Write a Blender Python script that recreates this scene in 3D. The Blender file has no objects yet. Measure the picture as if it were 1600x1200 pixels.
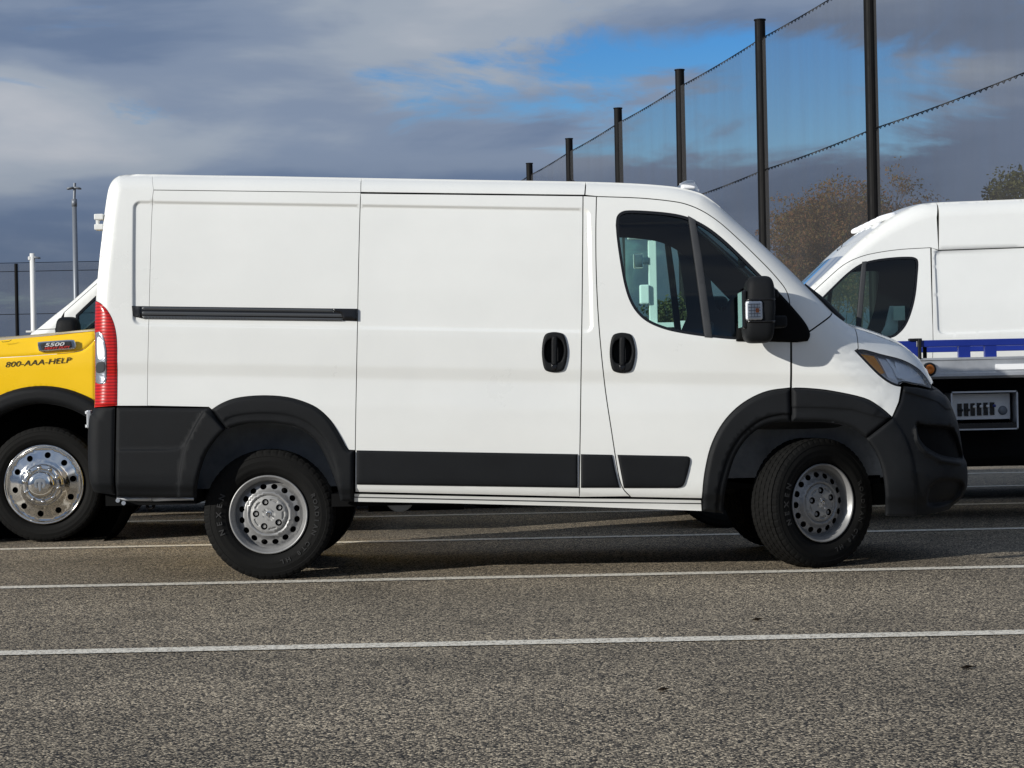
import bpy, bmesh, math, random
import numpy as np
from mathutils import Vector, Matrix, geometry

random.seed(7); np.random.seed(7)
scene = bpy.context.scene
COL = scene.collection

# ---------------------------------------------------------------- camera
F, CH, ROLL = 3235.0, 1.01, 0.0206          # focal length in photo pixels, eye height, roll
PITCH = 15.0 / F
cam_d = bpy.data.cameras.new("camera"); cam = bpy.data.objects.new("camera", cam_d); COL.objects.link(cam)
cam_d.sensor_fit = 'HORIZONTAL'; cam_d.sensor_width = 36.0; cam_d.lens = F / 1600 * 36.0
cam_d.clip_start = 0.1; cam_d.clip_end = 5000
cam.matrix_world = Matrix.Translation((0, 0, CH)) @ Matrix.Rotation(math.pi / 2 + PITCH, 4, 'X') @ Matrix.Rotation(-ROLL, 4, 'Z')
scene.camera = cam
scene.render.resolution_x, scene.render.resolution_y = 1024, 768
scene.view_settings.view_transform = 'Standard'; scene.view_settings.look = 'None'
scene.view_settings.exposure = 0.0; scene.view_settings.gamma = 1.0
scene.view_settings.use_curve_mapping = False

# ---------------------------------------------------------------- sun and sky
SUN = Vector((2.28, 1.70, -1.0)).normalized()          # direction the light travels
SUN_EL = math.asin(-SUN.z); SUN_AZ = math.atan2(-SUN.x, -SUN.y)
sd = bpy.data.lights.new("sun", 'SUN'); sd.energy = 4.4; sd.angle = math.radians(0.53); sd.color = (1.0, 0.965, 0.895)
so = bpy.data.objects.new("sun", sd); COL.objects.link(so); so.rotation_euler = SUN.to_track_quat('-Z', 'Y').to_euler()
so.location = (-20, -20, 15)

world = bpy.data.worlds.new("World"); scene.world = world; world.use_nodes = True
def build_world():
    nt = world.node_tree; N = nt.nodes; L = nt.links; N.clear()
    def n(t, **k):
        x = N.new(t)
        for a, b in k.items(): setattr(x, a, b)
        return x
    out = n('ShaderNodeOutputWorld'); bg = n('ShaderNodeBackground'); bg.inputs[1].default_value = 0.084
    L.new(bg.outputs[0], out.inputs[0])
    sky = n('ShaderNodeTexSky', sky_type='NISHITA', sun_disc=False)
    sky.sun_elevation = SUN_EL; sky.sun_rotation = SUN_AZ; sky.air_density = 1.3; sky.dust_density = 0.0; sky.ozone_density = 6.0
    tc = n('ShaderNodeTexCoord')
    def mapped(sx, sy, sz, ox=0, oy=0, oz=0):
        m = n('ShaderNodeMapping'); m.inputs['Scale'].default_value = (sx, sy, sz); m.inputs['Location'].default_value = (ox, oy, oz)
        L.new(tc.outputs['Generated'], m.inputs[0]); return m.outputs[0]
    def noise(vec, scale, detail=6, rough=.55, dist=0.0):
        t = n('ShaderNodeTexNoise'); t.inputs['Scale'].default_value = scale; t.inputs['Detail'].default_value = detail
        t.inputs['Roughness'].default_value = rough; t.inputs['Distortion'].default_value = dist
        L.new(vec, t.inputs['Vector']); return t.outputs['Fac']
    def math_(op, a, b):
        m = n('ShaderNodeMath', operation=op)
        for i, v in enumerate((a, b)):
            if isinstance(v, (int, float)): m.inputs[i].default_value = v
            else: L.new(v, m.inputs[i])
        return m.outputs[0]
    def ramp(fac, stops, interp='EASE'):
        r = n('ShaderNodeValToRGB'); cr = r.color_ramp; cr.interpolation = interp
        while len(cr.elements) < len(stops): cr.elements.new(0.5)
        for e, (p, c) in zip(cr.elements, stops):
            e.position = p; e.color = (c[0], c[1], c[2], 1) if not isinstance(c, (int, float)) else (c, c, c, 1)
        L.new(fac, r.inputs[0]); return r.outputs[0]
    big = noise(mapped(3.2, 3.2, 17, 0.3, 0, 0.8), 1.0, 6, .45, .25)
    fine = noise(mapped(9, 9, 26, 3.1, 0, 0.4), 1.0, 6, .5, .4)
    cover = noise(mapped(8, 8, 26, 8.35, 2, 4.1), 1.0, 8, .6, .5)
    # a broken patch of blue between the cloud banks
    sep = n('ShaderNodeSeparateXYZ'); L.new(tc.outputs['Generated'], sep.inputs[0])
    gx = math_('DIVIDE', math_('SUBTRACT', sep.outputs[0], 0.075), 0.19)
    gz = math_('DIVIDE', math_('SUBTRACT', sep.outputs[2], 0.138), 0.042)
    rr = math_('ADD', math_('MULTIPLY', gx, gx), math_('MULTIPLY', gz, gz))
    gap = math_('MULTIPLY', ramp(rr, [(0.0, 1.0), (1.0, 0.0)], 'EASE'), 0.25)
    cov = math_('SUBTRACT', math_('ADD', cover, 0.055), gap)
    covm = ramp(cov, [(0.30, 0.0), (0.46, 1.0)], 'EASE')
    tone = math_('ADD', math_('ADD', math_('MULTIPLY', big, 1.05), math_('MULTIPLY', fine, .30)), -.135)
    tone = math_('SUBTRACT', tone, ramp(sep.outputs[2], [(0.0, 0.17), (0.07, 0.14), (0.125, 0.0)], 'EASE'))
    c = ramp(tone, [(0.30, (1.15, 1.75, 2.95)), (0.45, (1.75, 2.45, 3.85)), (0.54, (2.6, 3.3, 4.6)), (0.64, (4.0, 4.6, 5.5)), (0.78, (5.6, 5.9, 6.5))])
    # clear sky colour in the gaps is the sky texture itself
    hs = n('ShaderNodeHueSaturation'); hs.inputs['Hue'].default_value = .522; hs.inputs['Saturation'].default_value = 1.35; hs.inputs['Value'].default_value = 1.35
    L.new(sky.outputs[0], hs.inputs['Color'])
    # low cloud deck gets thicker and darker towards the horizon
    low = ramp(sep.outputs[2], [(0.0, 0.60), (0.06, 0.70), (0.13, 1.0)], 'EASE')
    mul = n('ShaderNodeMix', data_type='RGBA', blend_type='MULTIPLY'); mul.inputs[0].default_value = 1.0
    L.new(c, mul.inputs[6]); L.new(low, mul.inputs[7])
    mx = n('ShaderNodeMix', data_type='RGBA'); L.new(covm, mx.inputs[0]); L.new(hs.outputs[0], mx.inputs[6]); L.new(mul.outputs[2], mx.inputs[7])
    L.new(mx.outputs[2], bg.inputs[0])
build_world()

# ---------------------------------------------------------------- pixel -> place
def ray(px, py):
    dx, dy = px - 800.0, py - 600.0; c, s = math.cos(ROLL), math.sin(ROLL)
    xr, yr = dx * c - dy * s, dx * s + dy * c
    cp, sp = math.cos(PITCH), math.sin(PITCH)
    return xr, F * cp + yr * sp, F * sp - yr * cp
def at(px, py, Y):
    a, b, c = ray(px, py); return np.array((a / b * Y, CH + c / b * Y))
def at3(px, py, Y):
    p = at(px, py, Y); return Vector((p[0], Y, p[1]))

# ---------------------------------------------------------------- materials
MATS = {}
def new_mat(name):
    m = bpy.data.materials.new(name); m.use_nodes = True; MATS[name] = m
    return m, m.node_tree, m.node_tree.nodes['Principled BSDF']
def simple(name, col, rough=.5, metal=0, coat=0, bump=0, bscale=60, var=0, vscale=4, spec=.5, emis=None):
    m, nt, p = new_mat(name)
    p.inputs['Base Color'].default_value = (*col, 1); p.inputs['Roughness'].default_value = rough; p.inputs['Metallic'].default_value = metal
    p.inputs['Coat Weight'].default_value = coat; p.inputs['Coat Roughness'].default_value = .05; p.inputs['Specular IOR Level'].default_value = spec
    tc = nt.nodes.new('ShaderNodeTexCoord')
    if var:
        t = nt.nodes.new('ShaderNodeTexNoise'); t.inputs['Scale'].default_value = vscale; t.inputs['Detail'].default_value = 8; t.inputs['Roughness'].default_value = .65
        nt.links.new(tc.outputs['Object'], t.inputs['Vector'])
        mr = nt.nodes.new('ShaderNodeMapRange'); mr.inputs[1].default_value = .3; mr.inputs[2].default_value = .7; mr.inputs[3].default_value = 1 - var; mr.inputs[4].default_value = 1 + var
        nt.links.new(t.outputs['Fac'], mr.inputs[0])
        mx = nt.nodes.new('ShaderNodeMix'); mx.data_type = 'RGBA'; mx.blend_type = 'MULTIPLY'; mx.inputs[0].default_value = 1
        mx.inputs[6].default_value = (*col, 1); nt.links.new(mr.outputs[0], mx.inputs[7]); nt.links.new(mx.outputs[2], p.inputs['Base Color'])
        mr2 = nt.nodes.new('ShaderNodeMapRange'); mr2.inputs[1].default_value = .3; mr2.inputs[2].default_value = .7
        mr2.inputs[3].default_value = max(0, rough - .08); mr2.inputs[4].default_value = rough + .08
        nt.links.new(t.outputs['Fac'], mr2.inputs[0]); nt.links.new(mr2.outputs[0], p.inputs['Roughness'])
    if bump:
        t = nt.nodes.new('ShaderNodeTexNoise'); t.inputs['Scale'].default_value = bscale; t.inputs['Detail'].default_value = 3
        nt.links.new(tc.outputs['Object'], t.inputs['Vector'])
        b = nt.nodes.new('ShaderNodeBump'); b.inputs['Strength'].default_value = bump; b.inputs['Distance'].default_value = .01
        nt.links.new(t.outputs['Fac'], b.inputs['Height']); nt.links.new(b.outputs[0], p.inputs['Normal'])
    if emis:
        p.inputs['Emission Color'].default_value = (*emis, 1); p.inputs['Emission Strength'].default_value = 1
    return m
def glass(name, tint, spec=1.0, rough=.0):
    m, nt, p = new_mat(name); nt.nodes.remove(p); out = nt.nodes['Material Output']
    t = nt.nodes.new('ShaderNodeBsdfTransparent'); t.inputs[0].default_value = (*tint, 1)
    g = nt.nodes.new('ShaderNodeBsdfGlossy'); g.inputs['Roughness'].default_value = rough; g.inputs[0].default_value = (spec, spec, spec, 1)
    f = nt.nodes.new('ShaderNodeFresnel'); f.inputs[0].default_value = 1.5
    mx = nt.nodes.new('ShaderNodeMixShader'); nt.links.new(f.outputs[0], mx.inputs[0]); nt.links.new(t.outputs[0], mx.inputs[1]); nt.links.new(g.outputs[0], mx.inputs[2])
    nt.links.new(mx.outputs[0], out.inputs[0]); return m

simple('white_paint', (.765, .775, .755), .32, coat=.6, var=.035, vscale=1.1, bump=.05, bscale=2.2)
simple('plastic', (.0062, .0072, .0088), .6, bump=.25, bscale=420, var=.25, vscale=3, spec=.2)
simple('gloss_black', (.008, .008, .009), .22, spec=.5)
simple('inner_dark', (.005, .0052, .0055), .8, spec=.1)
simple('trim_dark', (.03, .033, .038), .75)
simple('rubber', (.006, .006, .006), .45)
simple('tyre', (.0065, .0065, .0063), .75, bump=.2, bscale=150, var=.35, vscale=9, spec=.15)
simple('tyre_text', (.025, .025, .025), .5)
simple('steel_wheel', (.30, .30, .30), .42, metal=.4, var=.08, vscale=12)
simple('wheel_cap', (.30, .30, .295), .5, metal=.1)
simple('chrome', (.80, .79, .77), .10, metal=1.0)
simple('alu', (.55, .57, .60), .35, metal=.6, var=.12, vscale=5)
simple('rail_metal', (.10, .105, .11), .30, metal=.5)
simple('lens_white', (.92, .93, .95), .2)
simple('reflector', (.88, .90, .93), .2, metal=.15, bump=.2, bscale=90)
simple('lamp_chrome', (.42, .45, .50), .25, metal=.7, bump=.3, bscale=40)
simple('yellow_paint', (.90, .56, .004), .30, coat=.6, var=.03, vscale=2)
simple('blue_paint', (.008, .024, .22), .35, coat=.3, var=.1)
simple('amber', (1.0, .42, .03), .25, coat=.5)
simple('orange_lamp', (.75, .20, .015), .3)
simple('black_metal', (.0045, .0045, .005), .6, var=.3, vscale=2, spec=.15)
simple('liner', (.24, .26, .29), .9, bump=.5, bscale=14, var=.3, vscale=6)
simple('panel_white', (.80, .81, .82), .5)
simple('paper', (.75, .76, .72), .8)
simple('red_print', (.55, .03, .02), .5)
simple('silver_print', (.75, .75, .75), .35, metal=.4)
simple('black_print', (.010, .010, .012), .5)
simple('mirror_face', (.30, .37, .44), .03, metal=1)
simple('dark_glass', (.02, .03, .035), .05, spec=.8)
simple('lamp_grey', (.20, .22, .25), .45, metal=.3)
simple('lamp_white', (.75, .75, .73), .5)
simple('rust', (.10, .055, .035), .85, var=.3, vscale=8)
simple('dry_leaf', (.035, .022, .014), .8)
glass('cab_glass', (.70, .90, .84)); glass('screen_glass', (.45, .58, .60)); glass('clear_lens', (.93, .95, .97))
simple('bark', (.045, .035, .028), .9, bump=.4, bscale=20)

def tail_red():
    m, nt, p = new_mat('tail_red')
    p.inputs['Roughness'].default_value = .28; p.inputs['Coat Weight'].default_value = .35; p.inputs['Coat Roughness'].default_value = .1
    tc = nt.nodes.new('ShaderNodeTexCoord'); w = nt.nodes.new('ShaderNodeTexWave'); w.bands_direction = 'Z'; w.inputs['Scale'].default_value = 18; w.inputs['Distortion'].default_value = 0
    nt.links.new(tc.outputs['Object'], w.inputs['Vector'])
    r = nt.nodes.new('ShaderNodeValToRGB'); r.color_ramp.elements[0].color = (.28, .004, .004, 1); r.color_ramp.elements[1].color = (.62, .012, .010, 1)
    nt.links.new(w.outputs['Fac'], r.inputs[0]); nt.links.new(r.outputs[0], p.inputs['Base Color'])
    b = nt.nodes.new('ShaderNodeBump'); b.inputs['Strength'].default_value = .08; b.inputs['Distance'].default_value = .003
    nt.links.new(w.outputs['Fac'], b.inputs['Height']); nt.links.new(b.outputs[0], p.inputs['Normal'])
tail_red()

def asphalt_nodes(nt, tc):
    """returns (colour socket, height socket) of sun-bleached asphalt with pale aggregate"""
    N, L = nt.nodes, nt.links
    v = N.new('ShaderNodeTexVoronoi'); v.inputs['Scale'].default_value = 145; v.inputs['Randomness'].default_value = 1
    L.new(tc, v.inputs['Vector'])
    sep = N.new('ShaderNodeSeparateColor'); L.new(v.outputs['Color'], sep.inputs[0])
    r = N.new('ShaderNodeValToRGB'); cr = r.color_ramp
    for _ in range(4): cr.elements.new(.5)
    st = [(0, (.010, .010, .010)), (.32, (.034, .031, .027)), (.50, (.128, .107, .082)), (.68, (.285, .236, .175)), (.86, (.67, .555, .39)), (1, (.94, .79, .57))]
    for e, (p, c) in zip(cr.elements, st): e.position = p; e.color = (*c, 1)
    L.new(sep.outputs[0], r.inputs[0])
    n1 = N.new('ShaderNodeTexNoise'); n1.inputs['Scale'].default_value = .55; n1.inputs['Detail'].default_value = 9; n1.inputs['Roughness'].default_value = .62
    L.new(tc, n1.inputs['Vector'])
    mr = N.new('ShaderNodeMapRange'); mr.inputs[1].default_value = .3; mr.inputs[2].default_value = .7; mr.inputs[3].default_value = .52; mr.inputs[4].default_value = 1.0
    L.new(n1.outputs['Fac'], mr.inputs[0])
    n2 = N.new('ShaderNodeTexNoise'); n2.inputs['Scale'].default_value = 320; n2.inputs['Detail'].default_value = 2
    L.new(tc, n2.inputs['Vector'])
    mr2 = N.new('ShaderNodeMapRange'); mr2.inputs[1].default_value = .3; mr2.inputs[2].default_value = .7; mr2.inputs[3].default_value = .6; mr2.inputs[4].default_value = 1.4
    L.new(n2.outputs['Fac'], mr2.inputs[0])
    mm = N.new('ShaderNodeMath'); mm.operation = 'MULTIPLY'; L.new(mr.outputs[0], mm.inputs[0]); L.new(mr2.outputs[0], mm.inputs[1])
    mx = N.new('ShaderNodeMix'); mx.data_type = 'RGBA'; mx.blend_type = 'MULTIPLY'; mx.inputs[0].default_value = 1
    L.new(r.outputs[0], mx.inputs[6]); L.new(mm.outputs[0], mx.inputs[7])
    return mx.outputs[2], v.outputs['Distance'], n1.outputs['Fac']
def asphalt():
    m, nt, p = new_mat('asphalt'); tc = nt.nodes.new('ShaderNodeTexCoord')
    c, h, big = asphalt_nodes(nt, tc.outputs['Object'])
    p.inputs['Roughness'].default_value = .85; p.inputs['Specular IOR Level'].default_value = .3
    # oil stain spots
    sp = nt.nodes.new('ShaderNodeTexNoise'); sp.inputs['Scale'].default_value = 1.7; sp.inputs['Detail'].default_value = 5
    nt.links.new(tc.outputs['Object'], sp.inputs['Vector'])
    rp = nt.nodes.new('ShaderNodeValToRGB'); rp.color_ramp.elements[0].position = .60; rp.color_ramp.elements[1].position = .74
    rp.color_ramp.elements[0].color = (1, 1, 1, 1); rp.color_ramp.elements[1].color = (.6, .6, .6, 1)
    nt.links.new(sp.outputs['Fac'], rp.inputs[0])
    mx = nt.nodes.new('ShaderNodeMix'); mx.data_type = 'RGBA'; mx.blend_type = 'MULTIPLY'; mx.inputs[0].default_value = 1
    nt.links.new(c, mx.inputs[6]); nt.links.new(rp.outputs[0], mx.inputs[7]); nt.links.new(mx.outputs[2], p.inputs['Base Color'])
    b = nt.nodes.new('ShaderNodeBump'); b.inputs['Strength'].default_value = .55; b.inputs['Distance'].default_value = .004; b.invert = True
    nt.links.new(h, b.inputs['Height']); nt.links.new(b.outputs[0], p.inputs['Normal'])
    m2, nt, p = new_mat('line_paint'); tc = nt.nodes.new('ShaderNodeTexCoord')
    c, h, big = asphalt_nodes(nt, tc.outputs['Object'])
    w = nt.nodes.new('ShaderNodeTexNoise'); w.inputs['Scale'].default_value = 55; w.inputs['Detail'].default_value = 6; w.inputs['Roughness'].default_value = .7
    nt.links.new(tc.outputs['Object'], w.inputs['Vector'])
    rp = nt.nodes.new('ShaderNodeValToRGB'); rp.color_ramp.elements[0].position = .38; rp.color_ramp.elements[1].position = .52
    nt.links.new(w.outputs['Fac'], rp.inputs[0])
    mx = nt.nodes.new('ShaderNodeMix'); mx.data_type = 'RGBA'; nt.links.new(rp.outputs[0], mx.inputs[0]); nt.links.new(c, mx.inputs[6]); mx.inputs[7].default_value = (.80, .75, .64, 1)
    nt.links.new(mx.outputs[2], p.inputs['Base Color']); p.inputs['Roughness'].default_value = .8
    b = nt.nodes.new('ShaderNodeBump'); b.inputs['Strength'].default_value = .4; b.inputs['Distance'].default_value = .004; b.invert = True
    nt.links.new(h, b.inputs['Height']); nt.links.new(b.outputs[0], p.inputs['Normal'])
asphalt()

def net_mat():
    m, nt, p = new_mat('net'); N, L = nt.nodes, nt.links
    out = N['Material Output']; t = N.new('ShaderNodeBsdfTransparent'); tc = N.new('ShaderNodeTexCoord')
    p.inputs['Base Color'].default_value = (.075, .075, .078, 1); p.inputs['Roughness'].default_value = .8
    mp = N.new('ShaderNodeMapping'); mp.inputs['Scale'].default_value = (.9, .9, .10); L.new(tc.outputs['Object'], mp.inputs[0])
    n = N.new('ShaderNodeTexNoise'); n.inputs['Scale'].default_value = 1.0; n.inputs['Detail'].default_value = 6; L.new(mp.outputs[0], n.inputs['Vector'])
    mr = N.new('ShaderNodeMapRange'); mr.inputs[1].default_value = .3; mr.inputs[2].default_value = .7; mr.inputs[3].default_value = .33; mr.inputs[4].default_value = .41
    L.new(n.outputs['Fac'], mr.inputs[0])
    mx = N.new('ShaderNodeMixShader'); L.new(mr.outputs[0], mx.inputs[0]); L.new(t.outputs[0], mx.inputs[1]); L.new(p.outputs[0], mx.inputs[2]); L.new(mx.outputs[0], out.inputs[0])
net_mat()
def leaf_mat(name, c0, c1, c2):
    m, nt, p = new_mat(name); N, L = nt.nodes, nt.links
    g = N.new('ShaderNodeNewGeometry'); r = N.new('ShaderNodeValToRGB'); r.color_ramp.elements.new(.5)
    for e, (q, c) in zip(r.color_ramp.elements, ((0, c0), (.5, c1), (1, c2))): e.position = q; e.color = (*c, 1)
    L.new(g.outputs['Random Per Island'], r.inputs[0]); L.new(r.outputs[0], p.inputs['Base Color']); p.inputs['Roughness'].default_value = .7
    tr = N.new('ShaderNodeBsdfTranslucent'); L.new(r.outputs[0], tr.inputs[0]); ms = N.new('ShaderNodeMixShader'); ms.inputs[0].default_value = .3
    L.new(p.outputs[0], ms.inputs[1]); L.new(tr.outputs[0], ms.inputs[2]); L.new(ms.outputs[0], N['Material Output'].inputs[0])
leaf_mat('leaf_autumn', (.27, .11, .045), (.24, .14, .045), (.15, .14, .04))
leaf_mat('leaf_green', (.045, .06, .018), (.07, .08, .022), (.11, .10, .03))
leaf_mat('leaf_conifer', (.08, .095, .025), (.13, .13, .035), (.035, .05, .018))
simple('twig', (.13, .09, .075), .9)

# ---------------------------------------------------------------- object helpers
ORG = {}
def meta(o, label=None, cat=None, group=None, kind=None):
    if label: o['label'] = label
    if cat: o['category'] = cat
    if group: o['group'] = group
    if kind: o['kind'] = kind
    return o
def empty(name, loc):
    o = bpy.data.objects.new(name, None); COL.objects.link(o); o.location = loc; o.empty_display_size = .2; ORG[o] = Vector(loc); return o
def mk(name, verts, faces, mat, parent=None, origin=None, normals=None, smooth=False, local=False):
    """one mesh object; verts in world coordinates unless local"""
    org = Vector(origin) if origin is not None else (ORG[parent] if parent else Vector((0, 0, 0)))
    v = np.asarray(verts, dtype=float).reshape(-1, 3)
    if not local: v = v - np.array(org)
    me = bpy.data.meshes.new(name); me.from_pydata(v.tolist(), [], [list(map(int, f)) for f in faces]); me.update()
    if smooth or normals is not None: me.polygons.foreach_set('use_smooth', [True] * len(me.polygons))
    if normals is not None: me.normals_split_custom_set_from_vertices(np.asarray(normals).tolist())
    me.materials.append(MATS[mat])
    o = bpy.data.objects.new(name, me); COL.objects.link(o); ORG[o] = org
    if parent: o.parent = parent; o.location = org - ORG[parent]
    else: o.location = org
    return o
class MB:
    def __init__(s): s.v = []; s.f = []
    def add(s, v, f):
        b = len(s.v); s.v += [tuple(p) for p in v]; s.f += [tuple(b + i for i in q) for q in f]; return s
    def box(s, lo, hi, bev=0.0):
        if bev <= 0:
            x0, y0, z0 = lo; x1, y1, z1 = hi
            return s.add([(x0, y0, z0), (x1, y0, z0), (x1, y1, z0), (x0, y1, z0), (x0, y0, z1), (x1, y0, z1), (x1, y1, z1), (x0, y1, z1)],
                         [(3, 2, 1, 0), (4, 5, 6, 7), (0, 1, 5, 4), (1, 2, 6, 5), (2, 3, 7, 6), (3, 0, 4, 7)])
        bm = bmesh.new(); bmesh.ops.create_cube(bm, size=1)
        for v in bm.verts: v.co = Vector([(lo[i] + hi[i]) / 2 + v.co[i] * (hi[i] - lo[i]) for i in range(3)])
        bmesh.ops.bevel(bm, geom=bm.edges[:] , offset=bev, segments=3, affect='EDGES', profile=.5)
        bm.verts.index_update(); s.add([v.co[:] for v in bm.verts], [[v.index for v in f.verts] for f in bm.faces]); bm.free(); return s
    def tube(s, pts, r, n=8, caps=True):
        pts = [Vector(p) for p in pts]; rs = r if isinstance(r, (list, tuple)) else [r] * len(pts); b = len(s.v); up = None
        for i, p in enumerate(pts):
            d = (pts[min(i + 1, len(pts) - 1)] - pts[max(i - 1, 0)]).normalized()
            if up is None: up = d.orthogonal().normalized()
            up = (up - d * up.dot(d)).normalized(); w = d.cross(up)
            for k in range(n):
                a = 2 * math.pi * k / n; s.v.append(tuple(p + (up * math.cos(a) + w * math.sin(a)) * rs[i]))
        for i in range(len(pts) - 1):
            for k in range(n):
                k2 = (k + 1) % n; s.f.append((b + i * n + k, b + i * n + k2, b + (i + 1) * n + k2, b + (i + 1) * n + k))
        if caps: s.f.append(tuple(b + k for k in range(n))[::-1]); s.f.append(tuple(b + (len(pts) - 1) * n + k for k in range(n)))
        return s
    def lathe(s, prof, n=64, c=(0, 0, 0), radial=None):
        """prof: (r, y) pairs, turned round the Y axis"""
        b = len(s.v); m = len(prof)
        for i in range(n):
            a = 2 * math.pi * i / n; ca, sa = math.cos(a), math.sin(a)
            for j, (r, y) in enumerate(prof):
                rr = r + (radial(i, j) if radial else 0); s.v.append((c[0] + rr * ca, c[1] + y, c[2] + rr * sa))
        for i in range(n):
            i2 = (i + 1) % n
            for j in range(m - 1): s.f.append((b + i * m + j, b + i * m + j + 1, b + i2 * m + j + 1, b + i2 * m + j))
        return s
    def obj(s, name, mat, parent=None, **k): return mk(name, s.v, s.f, mat, parent, **k)
def copy_tree(o, parent=None, letters=True):
    c = o.copy(); COL.objects.link(c); c.parent = parent; ORG[c] = ORG[o].copy()
    for ch in list(o.children):
        if letters or not ch.name.startswith('tyre_letter'): copy_tree(ch, c, letters)
    return c

# ---------------------------------------------------------------- sheet surfaces cut from outlines
def seg_dist(P, poly, closed=True):
    A = np.asarray(poly); B = np.roll(A, -1, 0)
    if not closed: A, B = A[:-1], B[:-1]
    D = B - A; LL = (D * D).sum(1) + 1e-12; best = np.full(len(P), 1e9); idx = np.zeros(len(P), int); tt = np.zeros(len(P))
    for k in range(0, len(P), 4000):
        q = P[k:k + 4000]; w = q[:, None, :] - A[None]; t = np.clip((w * D[None]).sum(2) / LL, 0, 1)
        e = w - t[..., None] * D[None]; d = (e * e).sum(2); i = d.argmin(1); r = np.arange(len(q))
        best[k:k + 4000] = np.sqrt(d[r, i]); idx[k:k + 4000] = i; tt[k:k + 4000] = t[r, i]
    return best, idx, tt
def inside(P, poly):
    A = np.asarray(poly); B = np.roll(A, -1, 0); r = np.zeros(len(P), bool)
    for (x0, y0), (x1, y1) in zip(A, B):
        if y0 == y1: continue
        c = ((y0 > P[:, 1]) != (y1 > P[:, 1])) & (P[:, 0] < (x1 - x0) * (P[:, 1] - y0) / (y1 - y0) + x0); r ^= c
    return r
def area(poly):
    A = np.asarray(poly); B = np.roll(A, -1, 0); return .5 * (A[:, 0] * B[:, 1] - B[:, 0] * A[:, 1]).sum()
def ccw(poly): poly = np.asarray(poly, float); return poly if area(poly) > 0 else poly[::-1]
def clean(poly, eps=.0012):
    out = [poly[0]]
    for p in poly[1:]:
        if np.hypot(*(p - out[-1])) > eps: out.append(p)
    if np.hypot(*(out[0] - out[-1])) < eps: out.pop()
    return np.array(out)
def dens(poly, step, closed=True):
    A = np.asarray(poly, float); B = np.roll(A, -1, 0); out = []
    for i in range(len(A) - (0 if closed else 1)):
        n = max(1, int(np.hypot(*(B[i] - A[i])) / step)); out += [A[i] + (B[i] - A[i]) * k / n for k in range(n)]
    if not closed: out.append(A[-1])
    return np.array(out)
def offs(poly, d, w=None):
    """shift a CCW outline inward by d"""
    A = np.asarray(poly); p, n = np.roll(A, 1, 0), np.roll(A, -1, 0); e1 = A - p; e2 = n - A
    e1 /= np.linalg.norm(e1, axis=1)[:, None] + 1e-12; e2 /= np.linalg.norm(e2, axis=1)[:, None] + 1e-12
    n1 = np.stack((-e1[:, 1], e1[:, 0]), 1); n2 = np.stack((-e2[:, 1], e2[:, 0]), 1)
    m = n1 + n2; L = np.linalg.norm(m, axis=1); m /= L[:, None] + 1e-9; k = 1 / np.clip((m * n1).sum(1), .5, 1)
    return A + m * (d * k * (1 if w is None else w))[:, None] if not np.isscalar(k) else A
def sm(pts, n=6):
    """Catmull-Rom through open polyline"""
    P = [np.array(p, float) for p in pts]; P = [2 * P[0] - P[1]] + P + [2 * P[-1] - P[-2]]; out = []
    for i in range(1, len(P) - 2):
        a, b, c, d = P[i - 1:i + 3]
        for k in range(n):
            t = k / n; out.append(.5 * (2 * b + (c - a) * t + (2 * a - 5 * b + 4 * c - d) * t * t + (3 * b - a - 3 * c + d) * t ** 3))
    out.append(P[-2]); return [tuple(p) for p in out]
def smc(pts, n=5):
    """closed Catmull-Rom"""
    P = [np.array(p, float) for p in pts]; m = len(P); out = []
    for i in range(m):
        a, b, c, d = P[i - 1], P[i], P[(i + 1) % m], P[(i + 2) % m]
        for k in range(n):
            t = k / n; out.append(tuple(.5 * (2 * b + (c - a) * t + (2 * a - 5 * b + 4 * c - d) * t * t + (3 * b - a - 3 * c + d) * t ** 3)))
    return out
def sstep(t): t = np.clip(t, 0, 1); return t * t * (3 - 2 * t)

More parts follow.
